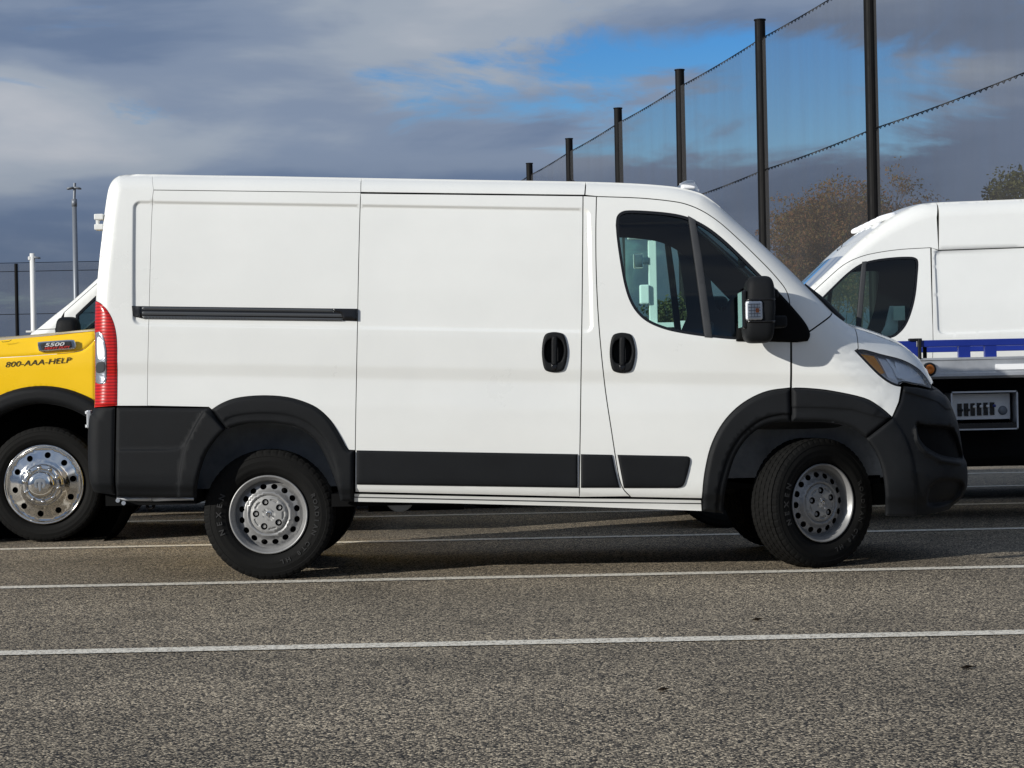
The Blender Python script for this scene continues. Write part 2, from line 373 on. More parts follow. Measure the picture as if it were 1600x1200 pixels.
def sheet(name, outline, Yf, mat, parent, holes=(), h=0., er=.012, dents=(), grid=.03, gap=0., flange=.02, feats=None, nogap=None, local=False, origin=None, off=0.):
    """a skin panel: outline in (x,z), depth Yf(P); pillowed edge of height h, dents, turned-in flange"""
    O = clean(ccw(dens(outline, max(.006, grid * .6))))
    if gap:
        w = np.ones(len(O))
        if nogap is not None: w[seg_dist(O, nogap, False)[0] < .004] = 0
        O = offs(O, gap, w)
    H = [clean(ccw(dens(x, max(.006, grid * .6)))) for x in holes]
    dents = [(np.asarray(q), dp, wd) for q, dp, wd in dents]
    def Y(P):
        y = Yf(P) + off
        if h:
            d = seg_dist(P, O)[0]
            t = np.clip(d / er, .02, 1); y = y - h * np.sqrt(1 - (1 - t) ** 2)
        for q, dp, wd in dents:
            s = seg_dist(P, q)[0] * np.where(inside(P, q), 1, -1); y = y + dp * sstep(s / wd + .5)
        return y
    lo, hi = O.min(0), O.max(0); pts = []
    gx = np.arange(lo[0] + grid * .5, hi[0], grid); gz = np.arange(lo[1] + grid * .5, hi[1], grid)
    G = np.stack(np.meshgrid(gx, gz), -1).reshape(-1, 2) if len(gx) and len(gz) else np.zeros((0, 2))
    ex = [G]
    if h:
        for k in (.12, .35, .7, 1.05): ex.append(offs(O, er * k))
    for q, dp, wd in dents:
        q2 = ccw(dens(q, grid * .6))
        for k in (-.5, -.25, 0, .25, .5): ex.append(offs(q2, wd * k))
    if feats is not None: ex.append(feats)
    keep = np.zeros((0, 2)); mind = min(grid * .3, er * .1 if h else grid * .3)
    for k, e in enumerate(reversed(ex)):
        if not len(e): continue
        e = e[(e > lo).all(1) & (e < hi).all(1)]
        if not len(e): continue
        ok = inside(e, O) & (seg_dist(e, O)[0] > mind)
        for x in H: ok &= ~inside(e, x) & (seg_dist(e, x)[0] > mind)
        e = e[ok]
        if k == len(ex) - 1 and len(keep) and len(e):      # the plain grid keeps clear of the feature points
            m = np.array([(((keep - p) ** 2).sum(1)).min() > (grid * .35) ** 2 for p in e]); e = e[m]
        keep = np.vstack((keep, e))
    if len(keep): keep = keep[np.unique(np.round(keep / .0008).astype(int), axis=0, return_index=True)[1]]
    loops = [O] + H; V = np.vstack(loops + [keep]); E = []; b = 0
    for l in loops: E += [(b + i, b + (i + 1) % len(l)) for i in range(len(l))]; b += len(l)
    r = geometry.delaunay_2d_cdt([Vector(p) for p in V], E, [], 0, 1e-6)
    W = np.array([tuple(p) for p in r[0]]); T = np.array([f for f in r[2] if len(f) == 3]); C = W[T].mean(1)
    ok = inside(C, O)
    for x in H: ok &= ~inside(C, x)
    T = T[ok]; t0 = W[T]; ar = (t0[:, 1, 0] - t0[:, 0, 0]) * (t0[:, 2, 1] - t0[:, 0, 1]) - (t0[:, 2, 0] - t0[:, 0, 0]) * (t0[:, 1, 1] - t0[:, 0, 1])
    T[ar < 0] = T[ar < 0][:, ::-1]
    y = Y(W); e = .004 if grid > .015 else .0015
    gxx = (Y(W + (e, 0)) - Y(W - (e, 0))) / (2 * e); gzz = (Y(W + (0, e)) - Y(W - (0, e))) / (2 * e)
    Nn = np.stack((gxx, -np.ones(len(W)), gzz), 1); Nn /= np.linalg.norm(Nn, axis=1)[:, None]
    verts = [(p[0], yy, p[1]) for p, yy in zip(W, y)]; faces = T.tolist(); norms = Nn.tolist()
    if flange:
        for li, l in enumerate(loops):
            yl = Y(l); b = len(verts); m = len(l); nn = l - offs(l, .01); nn /= np.linalg.norm(nn, axis=1)[:, None] + 1e-9
            if li: nn = -nn
            verts += [(p[0], q, p[1]) for p, q in zip(l, yl)] + [(p[0], q + flange, p[1]) for p, q in zip(l, yl)]
            norms += [(a[0], 0, a[1]) for a in nn] * 2
            faces += [(b + i, b + m + i, b + m + (i + 1) % m, b + (i + 1) % m) for i in range(m)]
    return mk(name, verts, faces, mat, parent, origin=origin, normals=norms, local=local)

def text_sheet(name, body, size, mat, parent, place, extrude=.002, shear=0., xs=1., letters=None):
    """text as a mesh; place(x, y, depth) -> world point"""
    cu = bpy.data.curves.new(name, 'FONT'); cu.body = body; cu.size = size; cu.extrude = extrude; cu.shear = shear; cu.resolution_u = 3; cu.offset = letters or 0
    ob = bpy.data.objects.new(name, cu); me = bpy.data.meshes.new_from_object(ob)
    vs = [place(v.co.x * xs, v.co.y, v.co.z) for v in me.vertices]; fs = [tuple(p.vertices) for p in me.polygons]
    bpy.data.objects.remove(ob); bpy.data.meshes.remove(me); bpy.data.curves.remove(cu)
    return mk(name, vs, fs, mat, parent)

# ================================================================ SETTING: ground, lines
def slab(name, x0, x1, y0, y1, z, mat, parent=None, nx=1):
    v = [(x0, y0, z), (x1, y0, z), (x1, y1, z), (x0, y1, z)]; return mk(name, v, [(0, 1, 2, 3)], mat, parent)
ground = slab('ground', -1500, 1500, -60, 4000, 0, 'asphalt'); meta(ground, kind='structure')
LINE0, PITCHL = 8.38, 3.0
for k in range(0, 6):
    y = LINE0 + PITCHL * k; slab('parking_line', -14, 16, y - .074, y + .074, .004, 'line_paint', ground)
#BODY
# ================================================================ WHEELS
def tyre_mesh(R, rb, w, tread=True):
    hw = w / 2; prof = []
    def side(s):
        return [(rb - .004, s * hw * .72), (rb + .008, s * hw * .80), (rb + .02, s * hw * .90), (rb + (R - rb) * .30, s * hw * 1.0), (rb + (R - rb) * .36, s * hw * 1.012), (rb + (R - rb) * .42, s * hw * 1.012),
                (rb + (R - rb) * .55, s * hw * 1.03), (rb + (R - rb) * .72, s * hw * .985), (rb + (R - rb) * .735, s * hw * 1.0), (rb + (R - rb) * .86, s * hw * .955), (R - .012, s * hw * .90), (R - .004, s * hw * .85)]
    left = side(-1); nl = len(left)
    ribs = []; edges = [-.80, -.50, -.17, .17, .50, .80]; g = .022
    for a, b in zip(edges[:-1], edges[1:]): ribs += [(a + g, 0), ((a + b) / 2, 0), (b - g, 0), (b - g, 1), (b + g, 1)]
    ribs = [(-.80 - g, 1), (-.80 + g, 1)] + ribs[:-2] + [(.80 - g, 1), (.80 + g, 1)]
    tr = [(R - (.008 if q else 0) - .004 * abs(t) ** 2, t * hw) for t, q in ribs]
    prof = left + tr + side(1)[::-1]; m = len(prof); n = 216
    def rad(i, j):
        if j < nl and j >= nl - 3 or (j >= m - nl and j < m - nl + 3): return -.004 if i % 4 == 0 else 0
        if nl <= j < m - nl:
            q = j - nl
            if (i + (q // 5) * 2) % 4 == 0: return -.0022
        return 0
    mb = MB().lathe(prof, n, radial=rad); return mb
def loop_pts(r, n, cx=0, cz=0): return [(cx + r * math.cos(2 * math.pi * k / n), cz + r * math.sin(2 * math.pi * k / n)) for k in range(n)]
def prof_fn(tab):
    r = np.array([t[0] for t in tab]); y = np.array([t[1] for t in tab])
    rr = np.linspace(0, r[-1], 600); yy = np.interp(rr, r, y); k = np.exp(-np.linspace(-2, 2, 17) ** 2); k /= k.sum()
    yy = np.convolve(np.pad(yy, 8, 'edge'), k, 'valid')
    return lambda P: np.interp(np.hypot(P[:, 0], P[:, 1]), rr, yy)
def ring_text(body, size, r, a0, da, y, mat, parent, name):
    """raised letters set one by one round a sidewall; a0 start angle, da angle per letter (radians, clockwise)"""
    for k, ch in enumerate(body):
        cu = bpy.data.curves.new('t', 'FONT'); cu.body = ch; cu.size = size; cu.align_x = 'CENTER'; cu.resolution_u = 2; cu.offset = .0008; cu.extrude = .0012
        ob = bpy.data.objects.new('t', cu); me = bpy.data.meshes.new_from_object(ob); a = a0 - da * k; vs = []
        for v in me.vertices:
            rr = r + v.co.y; t = a - v.co.x * 1.05 / r; vs.append((rr * math.cos(t), y - v.co.z - .001, rr * math.sin(t)))
        fs = [tuple(p.vertices) for p in me.polygons]
        bpy.data.objects.remove(ob); bpy.data.meshes.remove(me); bpy.data.curves.remove(cu)
        mk(name, vs, fs, mat, parent, origin=ORG[parent], local=True)
HORN = [(-.2, .95), (.2, .95), (.75, .8), (1, .35), (.9, -.2), (.55, -.45), (.35, -.25), (.55, .05), (.5, .35), (.25, .45), (.3, .1), (.22, -.55), (0, -.9), (-.22, -.55), (-.3, .1), (-.25, .45), (-.5, .35), (-.55, .05), (-.35, -.25), (-.55, -.45), (-.9, -.2), (-1, .35), (-.75, .8)]
def emblem(s, y, mat, parent, name='emblem', rot=0.):
    c, sn = math.cos(rot), math.sin(rot)
    o = [(s * .8 * (x * c - z * sn), s * (x * sn + z * c)) for x, z in HORN]
    return sheet(name, o, lambda P: np.full(len(P), y), mat, parent, grid=s * .5, flange=.004, local=True, origin=ORG[parent], h=.002, er=s * .12)
VAN_R = .365
def van_wheel(parent, loc, phase=0., detail=True):
    ORGW = Vector(loc)
    # rim barrel with stepped lip
    mb = MB().lathe([(.2185, -.088), (.221, -.094), (.219, -.100), (.213, -.101), (.209, -.096), (.206, -.088), (.200, -.078), (.193, -.070), (.190, -.060), (.189, -.030), (.186, .0), (.19, .06), (.221, .09)], 72)
    rim = mb.obj('wheel', 'steel_wheel', parent, origin=ORGW, local=True, smooth=True)
    hol = []
    for k in range(16):
        a = phase + 2 * math.pi * (k + .5) / 16; hol.append([(.157 * math.cos(a) + .0155 * math.cos(t) * math.cos(a) - .0185 * math.sin(t) * math.sin(a), .157 * math.sin(a) + .0155 * math.cos(t) * math.sin(a) + .0185 * math.sin(t) * math.cos(a)) for t in np.linspace(0, 2 * math.pi, 15)[:-1]])
    face = prof_fn([(0, -.05), (.09, -.05), (.10, -.052), (.112, -.078), (.122, -.080), (.130, -.068), (.142, -.054), (.17, -.045), (.180, -.034), (.190, -.030)])
    sheet('wheel_disc', loop_pts(.1895, 80), face, 'steel_wheel', rim, holes=hol, grid=.012, flange=.012, local=True, origin=ORGW)
    lug = [[(.071 * math.cos(a) + .019 * math.cos(t), .071 * math.sin(a) + .019 * math.sin(t)) for t in np.linspace(0, 2 * math.pi, 19)[:-1]] for a in [phase + math.radians(104) + 2 * math.pi * k / 5 for k in range(5)]]
    capf = prof_fn([(0, -.090), (.027, -.090), (.030, -.085), (.034, -.088), (.085, -.085), (.098, -.080), (.104, -.070), (.110, -.066)])
    slots = []
    for k in range(5):
        a = phase + math.radians(104 + 36) + 2 * math.pi * k / 5
        slots.append(([(r * math.cos(a + t), r * math.sin(a + t)) for r, t in ((.079, -.26), (.079, 0), (.079, .26), (.086, .26), (.086, 0), (.086, -.26))], .006, .003))
    sheet('hub_cap', loop_pts(.106, 60), capf, 'wheel_cap', rim, holes=lug, dents=slots, grid=.009, flange=.014, local=True, origin=ORGW)
    for k in range(5):
        a = phase + math.radians(104) + 2 * math.pi * k / 5
        MB().lathe([(.0, -.076), (.005, -.076), (.0055, -.074), (.010, -.078), (.012, -.074), (.012, -.05)], 6, (.071 * math.cos(a), 0, .071 * math.sin(a))).obj('lug_nut', 'wheel_cap', rim, origin=ORGW, local=True)
    MB().lathe([(0, -.058), (.1, -.058)], 20).obj('hub_plate', 'inner_dark', rim, origin=ORGW, local=True)
    MB().lathe([(0, -.012), (.19, -.012)], 24).obj('brake_shadow_plate', 'inner_dark', rim, origin=ORGW, local=True)  # dark disc standing in for the shadow behind the wheel holes
    emblem(.019, -.0925, 'chrome', rim, rot=phase)
    tyre_mesh(VAN_R, .2185, .222).obj('tyre', 'tyre', rim, origin=ORGW, local=True, smooth=False)
    if detail:
        ring_text('NEXEN', .040, .262, math.radians(200), -math.radians(-10.5), -.1145, 'tyre_text', rim, 'tyre_letter')
        for wd, k0 in (('ROADIAN', 0), ('CT8', 8), ('HL', 12)): ring_text(wd, .034, .262, math.radians(22 - 7.4 * k0), math.radians(7.4), -.1145, 'tyre_text', rim, 'tyre_letter')
    return rim

# ================================================================ SKIN (a van side as a depth map)
class Skin:
    def __init__(s, sil_px, radii, Ys, base, rake=(0, 0), extra=None):
        s.soft = None; s.Ys, s.base, s.k, s.x0, s.extra = Ys, base, rake[0], rake[1], extra
        w = []; rr = []
        for (px, py), r in zip(sil_px, radii):
            p = at(px, py, Ys)
            for _ in range(6):
                p = at(px, py, Ys + float(s.base(np.array([s.zb(p[0], p[1])]))[0]) + r)
            w.append(p); rr.append(r)
        s.silpx = np.array(sil_px, float); s.sil = np.array(w); s.R = np.array(rr)
    def zb(s, x, z): return z + s.k * (x - s.x0)
    def Y(s, P):
        P = np.atleast_2d(P); b = s.zb(P[:, 0], P[:, 1]); y = s.Ys + s.base(b)
        if s.extra: y = y + s.extra(P[:, 0], b)
        d, i, t = seg_dist(P, s.sil, False); R = s.R[i] * (1 - t) + s.R[i + 1] * t
        if s.soft is not None:      # away from the edge the distance follows a smoothed outline, so the skin has no ripples
            c, r = s.soft; m = P[:, 0] > .8
            if m.any():
                d2, i2, t2 = seg_dist(P[m], c, False); w = sstep((d[m] - .02) / .10)
                d[m] = d[m] * (1 - w) + d2 * w; R[m] = R[m] * (1 - w) + (r[i2] * (1 - t2) + r[i2 + 1] * t2) * w
        q = np.clip(1 - d / R, 0, 1); return y + R * (1 - np.sqrt(np.clip(1 - q * q, 0, 1)))
    def tr(s, pts):
        out = []
        for px, py in pts:
            y = s.Ys + .02
            for _ in range(14): p = at(px, py, y); y = .5 * y + .5 * float(s.Y(p[None])[0])
            out.append(at(px, py, y))
        return np.array(out)
    def silrun(s, a, b):
        i = ((s.silpx - a) ** 2).sum(1).argmin(); j = ((s.silpx - b) ** 2).sum(1).argmin()
        return s.sil[i:j + 1] if i <= j else s.sil[j:i + 1][::-1]
    def silY(s, P): b = s.zb(P[:, 0], P[:, 1]); d, i, t = seg_dist(P, s.sil, False); return s.Ys + s.base(b) + s.R[i]
def base_table(tab, soft=.012):
    z = np.array([t[0] for t in tab]); v = np.array([t[1] for t in tab]); g = np.arange(z[0], z[-1], .002); y = np.interp(g, z, v)
    m = int(soft / .002) * 2; k = np.exp(-np.linspace(-2, 2, 2 * m + 1) ** 2); k /= k.sum(); y = np.convolve(np.pad(y, m, 'edge'), k, 'valid')
    return lambda q: np.interp(q, g, y)
def rrect_sd(x, z, x0, x1, z0, z1, r):
    qx = np.abs(x - (x0 + x1) / 2) - (x1 - x0) / 2 + r; qz = np.abs(z - (z0 + z1) / 2) - (z1 - z0) / 2 + r
    return np.hypot(np.maximum(qx, 0), np.maximum(qz, 0)) + np.minimum(np.maximum(qx, qz), 0) - r
def strip(name, P, Yn, Yfar, mat, parent, n=10, crown=0., smooth=True, origin=None):
    """loft the outline P across the body from depth Yn (per point) to its mirror"""
    v, f = [], []; m = len(P); T = np.gradient(P, axis=0); T /= np.linalg.norm(T, axis=1)[:, None] + 1e-9
    nr = np.stack((-T[:, 1], T[:, 0]), 1)
    if nr[m // 2, 1] < 0 and abs(nr[m // 2, 1]) > .3: nr = -nr
    for i in range(m):
        for k in range(n + 1):
            t = k / n; c = crown * (1 - (2 * t - 1) ** 2); v.append((P[i, 0] + nr[i, 0] * c, Yn[i] + (Yfar[i] - Yn[i]) * t, P[i, 1] + nr[i, 1] * c))
    for i in range(m - 1):
        for k in range(n): a = i * (n + 1) + k; f.append((a, a + 1, a + n + 2, a + n + 1))
    return mk(name, v, f, mat, parent, smooth=smooth, origin=origin)

# ================================================================ THE WHITE CARGO VAN
YS = 11.45; YC = YS + 1.0; VX = .17
RAKE = (.037, -.87)
SILPX = [(147, 768, .06), (140, 745, .07), (138, 700, .08), (139, 660, .08), (142, 645, .08), (148, 637, .09)] + \
        [(149, 600, .10), (149, 560, .10), (149, 510, .10), (150, 470, .10), (153, 430, .10), (157, 390, .10), (162, 345, .10), (167, 308, .10), (171, 291, .10), (177, 281, .10), (185, 275.5, .10), (197, 273, .10), (240, 272.5, .10),
         (320, 274, .10), (400, 275, .10), (480, 276.5, .10), (565, 278, .10), (650, 279.5, .10), (740, 281, .10), (830, 282.5, .10), (915, 284, .10), (985, 286.5, .10), (1030, 289.5, .10), (1060, 293, .10), (1085, 299, .10), (1102, 306, .10), (1125, 323, 0.12),
         (1150, 345, 0.15), (1175, 367, 0.16), (1200, 390, 0.16), (1225, 413, 0.17), (1255, 443, 0.18), (1278, 466, 0.19), (1300, 488, 0.22), (1318, 502, 0.28), (1332, 511, 0.34), (1360, 520, 0.42), (1386, 529.6, 0.47), (1405, 538, 0.49), (1420, 548, 0.5), (1437, 564, 0.5), (1448, 581, 0.5), (1455, 596, 0.5),
         (1458, 607, 0.5), (1470, 614, 0.5), (1478, 622, 0.5), (1485, 638, 0.5), (1494, 664, 0.5), (1499, 695, 0.5), (1502, 712, 0.5), (1507, 724, 0.5), (1508, 752, 0.5), (1505, 765, 0.5), (1495, 781, 0.5), (1482, 792, 0.48)]
base = base_table([(.30, .07), (.42, .055), (.47, .035), (.50, .012), (.56, .004), (.80, 0), (.95, .001), (1.112, .013), (1.178, .003), (1.36, .008), (1.60, .026), (1.80, .050), (2.0, .082), (2.10, .104), (2.25, .14), (2.5, .20)])
van = empty('cargo_van', (VX, YC, 0))
meta(van, 'white low-roof cargo van with grey plastic cladding and closed sliding side door, parked on asphalt', 'van')
_p = lambda x, y: at(x, y, YS + .05)
REC = (_p(209, 400)[0], _p(922, 400)[0], 1.393, 2.078)
def van_extra(x, b):
    sd_ = rrect_sd(x, b, REC[0], REC[1], REC[2], REC[3], .035); y = .013 * sstep(-sd_ / .020 + .5)
    # the belt groove fades out towards the rear corner
    return y
S = Skin([p[:2] for p in SILPX], [p[2] for p in SILPX], YS, base, RAKE, van_extra)
# denser silhouette
def densify(sk, n=5):
    a = np.array(sm([tuple(p) for p in np.column_stack((sk.silpx, sk.R))], n)); b = np.array(sm([tuple(p) for p in np.column_stack((sk.sil, sk.R))], n))
    sk.silpx, sk.R, sk.sil = a[:, :2], b[:, 2], b[:, :2]
densify(S, 4)
def soften(sk, sig=.09, step=.016):
    q = np.column_stack((sk.sil, sk.R)); L = np.concatenate(([0], np.cumsum(np.hypot(*np.diff(sk.sil, axis=0).T)))); t = np.arange(0, L[-1], step)
    u = np.stack([np.interp(t, L, q[:, k]) for k in range(3)], 1); m = int(3 * sig / step); k = np.exp(-.5 * (np.arange(-m, m + 1) * step / sig) ** 2); k /= k.sum()
    pad = np.vstack((2 * u[0] - u[m:0:-1], u, 2 * u[-1] - u[-2:-m - 2:-1])); v = np.stack([np.convolve(pad[:, j], k, 'valid') for j in range(3)], 1)
    lo = ((v[:, 0] < 1.25))[:, None]      # only the rounded nose needs it
    w = np.clip((v[:, :1] - 1.0) / .3, 0, 1); v = u * (1 - w) + v * w; g = v[:, 0] > .3; sk.soft = (v[g][:, :2], np.maximum(v[g][:, 2], .05))
soften(S)
def features():
    out = []
    xs = np.arange(-2.4, 2.0, .03)
    for zb_ in (1.06, 1.09, 1.105, 1.115, 1.125, 1.14, 1.155, 1.168, 1.178, 1.19, 1.21, .46, .475, .49, .505): out.append(np.stack((xs, zb_ - RAKE[0] * (xs - RAKE[1])), 1))
    q = []
    x0, x1, z0, z1 = REC; r = .035
    for cx, cz, a in ((x1 - r, z1 - r, 0), (x0 + r, z1 - r, 90), (x0 + r, z0 + r, 180), (x1 - r, z0 + r, 270)):
        for t in np.linspace(a, a + 90, 7): q.append((cx + r * math.cos(math.radians(t)), cz + r * math.sin(math.radians(t))))
    q = dens(np.array(q), .02)
    for d in (-.013, -.0105, -.008, -.0055, -.003, 0, .003, .0055, .008, .0105, .013):
        o = offs(q, d); out.append(np.stack((o[:, 0], o[:, 1] - RAKE[0] * (o[:, 0] - RAKE[1])), 1))
    # contours that follow the rounded silhouette
    s = dens(S.sil, .025, False); T = np.gradient(s, axis=0); T /= np.linalg.norm(T, axis=1)[:, None]; Nn = np.stack((T[:, 1], -T[:, 0]), 1)
    _, i, _ = seg_dist(s, S.sil, False); R = S.R[i]
    for k in (.015, .05, .11, .2, .32, .48, .7, 1.0): out.append(s + Nn * (R * k)[:, None])
    return np.vstack(out)
FEAT = features()
tr = S.tr
SY = S.Y
GAP = .0028
def body(name, outline, mat='white_paint', parent=van, **k):
    k.setdefault('gap', GAP); k.setdefault('feats', FEAT); k.setdefault('nogap', S.sil); k.setdefault('grid', .04)
    return sheet(name, outline, SY, mat, parent, **k)
def cat(*a): return np.vstack([np.atleast_2d(x) for x in a])
# shared seams, in photo pixels
SEAM_A = sm([(240, 297), (238, 315), (235, 400), (233, 480), (231, 560), (230, 634)], 4)
SEAM_B = sm([(563.5, 301), (562, 340), (560, 420), (558.5, 500), (557, 580), (555.5, 660), (555, 703)], 4)
SEAM_C = sm([(911, 306), (910.5, 380), (909.5, 480), (908, 580), (906.5, 680), (905, 777)], 4)
SEAM_D = sm([(932, 307), (931, 360), (931.5, 420), (934, 480), (938.5, 540), (946, 610), (955, 670), (963, 722), (968, 748), (974, 764), (985, 776)], 4)
DOORTOP = sm([(932, 307), (1000, 309.5), (1050, 314.5), (1075, 320), (1100, 331), (1125, 348), (1150, 370), (1175, 394), (1200, 419), (1217, 438), (1228, 453), (1233, 468), (1235, 488)], 4)
RARCH_O = sm([(331, 640), (345, 631), (365, 623), (390, 619), (418, 618), (445, 620), (470, 626), (495, 637), (515, 655), (530, 678), (540, 697)], 4) + [(545, 703), (553.5, 703.5)]
RARCH_I = sm([(353, 671), (380, 664), (410, 662), (440, 664), (468, 671), (490, 687), (505, 708), (518, 738), (527, 765), (531, 784)], 4)
RLIP_I = sm([(353, 671), (338, 687), (324, 708), (314, 735), (309, 760), (308, 778)], 4)
FARCH_O = sm([(1234.5, 606), (1200, 611), (1170, 624), (1145, 643), (1125, 668), (1110, 700), (1101, 740), (1097, 779)], 4)
FARCH_I = sm([(1131, 803), (1133, 775), (1139, 745), (1150, 712), (1168, 685), (1190, 668), (1212, 661), (1236, 659)], 4)
FLARE_O = sm([(1236, 606), (1265, 607), (1300, 611), (1350, 622), (1375, 636), (1394, 652)], 4)
FLARE_I = sm([(1236, 659), (1280, 659.5), (1310, 663), (1335, 672), (1353, 685)], 4)
BUMP_I = sm([(1353, 685), (1368, 708), (1378, 735), (1383, 770), (1383, 806)], 4)
HL_TOP = sm([(1336, 548), (1349, 546.6), (1377, 554), (1408, 562), (1431, 573.5), (1445, 587), (1455, 602)], 4)
HL_BOT = sm([(1336, 548), (1355, 568), (1372, 585), (1388, 597), (1403, 603), (1410, 598), (1434, 602), (1455, 607)], 3)
TAIL = sm([(150, 470), (160, 476), (170, 488), (178, 505), (182, 525), (183, 545)], 4) + [(183, 634)]
R_ = lambda s: s[::-1]

def cup_px(cx, cy): return smc([(cx - 15, cy - 12), (cx - 8, cy - 20), (cx + 6, cy - 21), (cx + 13, cy - 13), (cx + 15, cy), (cx + 11, cy + 13), (cx + 5, cy + 17), (cx - 9, cy + 17), (cx - 15, cy + 10), (cx - 16.5, cy)], 3)
corner = body('rear_corner_panel', cat(tr(SEAM_A), tr([(183, 634)]), tr(R_(TAIL)), S.silrun((150, 470), (240, 272.5))), gap=.0008)
quarter = body('rear_quarter_panel', cat(tr([(240, 297)]), tr(SEAM_B), tr(R_(RARCH_O)), tr([(326, 636), (230, 634)]), tr(R_(SEAM_A))), gap=.0016)
rail_strip = body('roof_side_panel', cat(tr([(240, 296.5)]), S.silrun((240, 272.5), (565, 278)), tr([(563.5, 300.5)])), gap=.0006)
rail_strip2 = body('roof_side_panel', cat(tr([(563.5, 300.5)]), S.silrun((565, 278), (915, 284)), tr([(913.5, 305)])))
sdoor = body('sliding_door', cat(tr(SEAM_B), tr([(555, 769)]), tr([(905, 776.5)]), tr(R_(SEAM_C)), tr([(563.5, 302)])), holes=[tr(cup_px(867, 550))])
bpil = body('pillar_panel', cat(tr([(912.5, 306)]), tr(SEAM_D), tr([(905.5, 777)]), tr(R_(SEAM_C))))
WIN_O = sm([(962, 352), (963.5, 339), (970, 331.5), (983, 328.5), (1020, 330), (1055, 334), (1080, 341), (1105, 354), (1130, 373), (1160, 401), (1190, 431), (1212, 452)], 4) + [(1234, 478)] + [(1234, 529)] + sm([(1200, 531), (1150, 530.5), (1110, 527), (1070, 521.5), (1040, 515), (1015, 505), (998, 492), (985, 473), (976, 447), (969, 410), (964, 375), (962, 352)], 4)[:-1]
fdoor = body('front_door', cat(tr(DOORTOP), tr([(1235, 606)]), tr(FARCH_O), tr([(985, 777)]), tr(R_(SEAM_D))), holes=[tr(WIN_O), tr(cup_px(973, 551))])
cabroof = body('windshield_pillar', cat(S.silrun((915, 284), (1300, 488)), tr([(1297, 494), (1264, 518), (1237, 531)]), tr(R_(DOORTOP)), tr([(914, 305)])))
fender = body('front_fender', cat(tr([(1237, 606), (1237, 532), (1264, 519), (1297, 495)]), S.silrun((1300, 488), (1332, 511)), tr([(1341, 545)]), tr(HL_BOT[:13]), tr([(1408.5, 604), (1404.5, 628), (1395, 650)]), tr(R_(FLARE_O))), grid=.022)
hood = body('hood_side', cat(S.silrun((1332, 511), (1455, 596)), tr(R_(HL_TOP)), tr([(1341, 545)])), grid=.025)
sill = body('sill', cat(tr([(553, 771), (905, 778.5), (985, 779), (1096, 781), (1097, 799), (905, 792), (700, 787), (553, 784.5)])), flange=.05)
body('sill_trim', cat(tr([(553, 776), (905, 783.5), (1096, 786), (1096, 787.6), (905, 785.2), (553, 777.6)])), 'trim_dark', sill, off=-.002, gap=0, flange=.003, feats=None)
for s_ in (sdoor,): pass
# cladding
clad = dict(gap=.002, grid=.022)
body('quarter_cladding', cat(tr([(182, 636), (326, 637.5), (331, 640)]), tr(RLIP_I), tr([(182, 776)])), 'plastic', h=.016, er=.022, dents=[(tr([(184, 703), (262, 703), (283, 700), (296, 686), (318, 645), (326, 636), (330, 640), (352, 672), (322, 708), (306, 760), (304, 790), (184, 790)]), -.008, .012), (tr(sm([(322, 640), (306, 664), (292, 695), (283, 735), (279, 790)], 3) + [(310, 790)] + R_(RLIP_I)), -.014, .016)], **clad)
body('wheel_arch_flare', cat(tr(RARCH_O), tr([(553.5, 784)]), tr(R_(RARCH_I))), 'plastic', h=.024, er=.022, dents=[(tr(sm([(345, 660), (365, 650), (390, 646), (418, 645), (450, 648), (480, 659), (502, 678), (518, 705), (528, 740), (535, 790)], 3) + [(520, 790)] + R_(RARCH_I)), .006, .014)], **clad)
body('wheel_arch_flare', cat(tr(FARCH_O), tr([(1097, 799)]), tr(FARCH_I)), 'plastic', h=.028, er=.026, dents=[(tr(FARCH_I + R_(sm([(1118, 808), (1120, 775), (1127, 742), (1140, 705), (1160, 676), (1186, 656), (1212, 648), (1238, 646)], 3))), .012, .008)], **clad)
body('wheel_arch_flare', cat(tr(FLARE_O), tr(R_(FLARE_I))), 'plastic', h=.028, er=.026, dents=[(tr(FLARE_I + [(1392, 655), (1365, 650), (1330, 640), (1290, 637), (1230, 636)]), .006, .012)], **clad)
body('side_moulding', cat(tr([(556.5, 703), (903, 709), (903, 762.5), (556.5, 757.5)])), 'plastic', sdoor, h=.014, er=.012, **clad)
body('side_moulding', cat(tr([(907, 709), (957, 710), (962, 735), (969, 762.5), (907, 762.5)])), 'plastic', bpil, h=.014, er=.012, **clad)
body('side_moulding', cat(tr([(964, 710)]), tr(sm([(1066, 712), (1076, 713), (1079, 719), (1077, 731), (1072, 750), (1067, 760), (1058, 763)], 3)), tr([(974, 763)])), 'plastic', fdoor, h=.014, er=.012, **clad)
bumper_r = body('rear_bumper', cat(tr([(180, 636)]), tr([(180, 774)]), S.silrun((147, 768), (148, 637))), 'plastic', h=.012, er=.02, **clad)
fog = tr(sm([(1434, 664), (1450, 667), (1475, 668), (1490, 674), (1500, 700), (1504, 716), (1490, 716), (1470, 711), (1448, 698), (1437, 682), (1434, 664)], 3)[:-1])
low = tr(sm([(1453, 760), (1470, 750), (1500, 752), (1503, 765), (1490, 782), (1465, 789), (1450, 785), (1453, 760)], 3)[:-1])
wheel_edge = tr(sm([(1394, 653), (1412, 680), (1424, 715), (1430, 760), (1431, 812)], 3) + [(1380, 812)] + R_(BUMP_I))
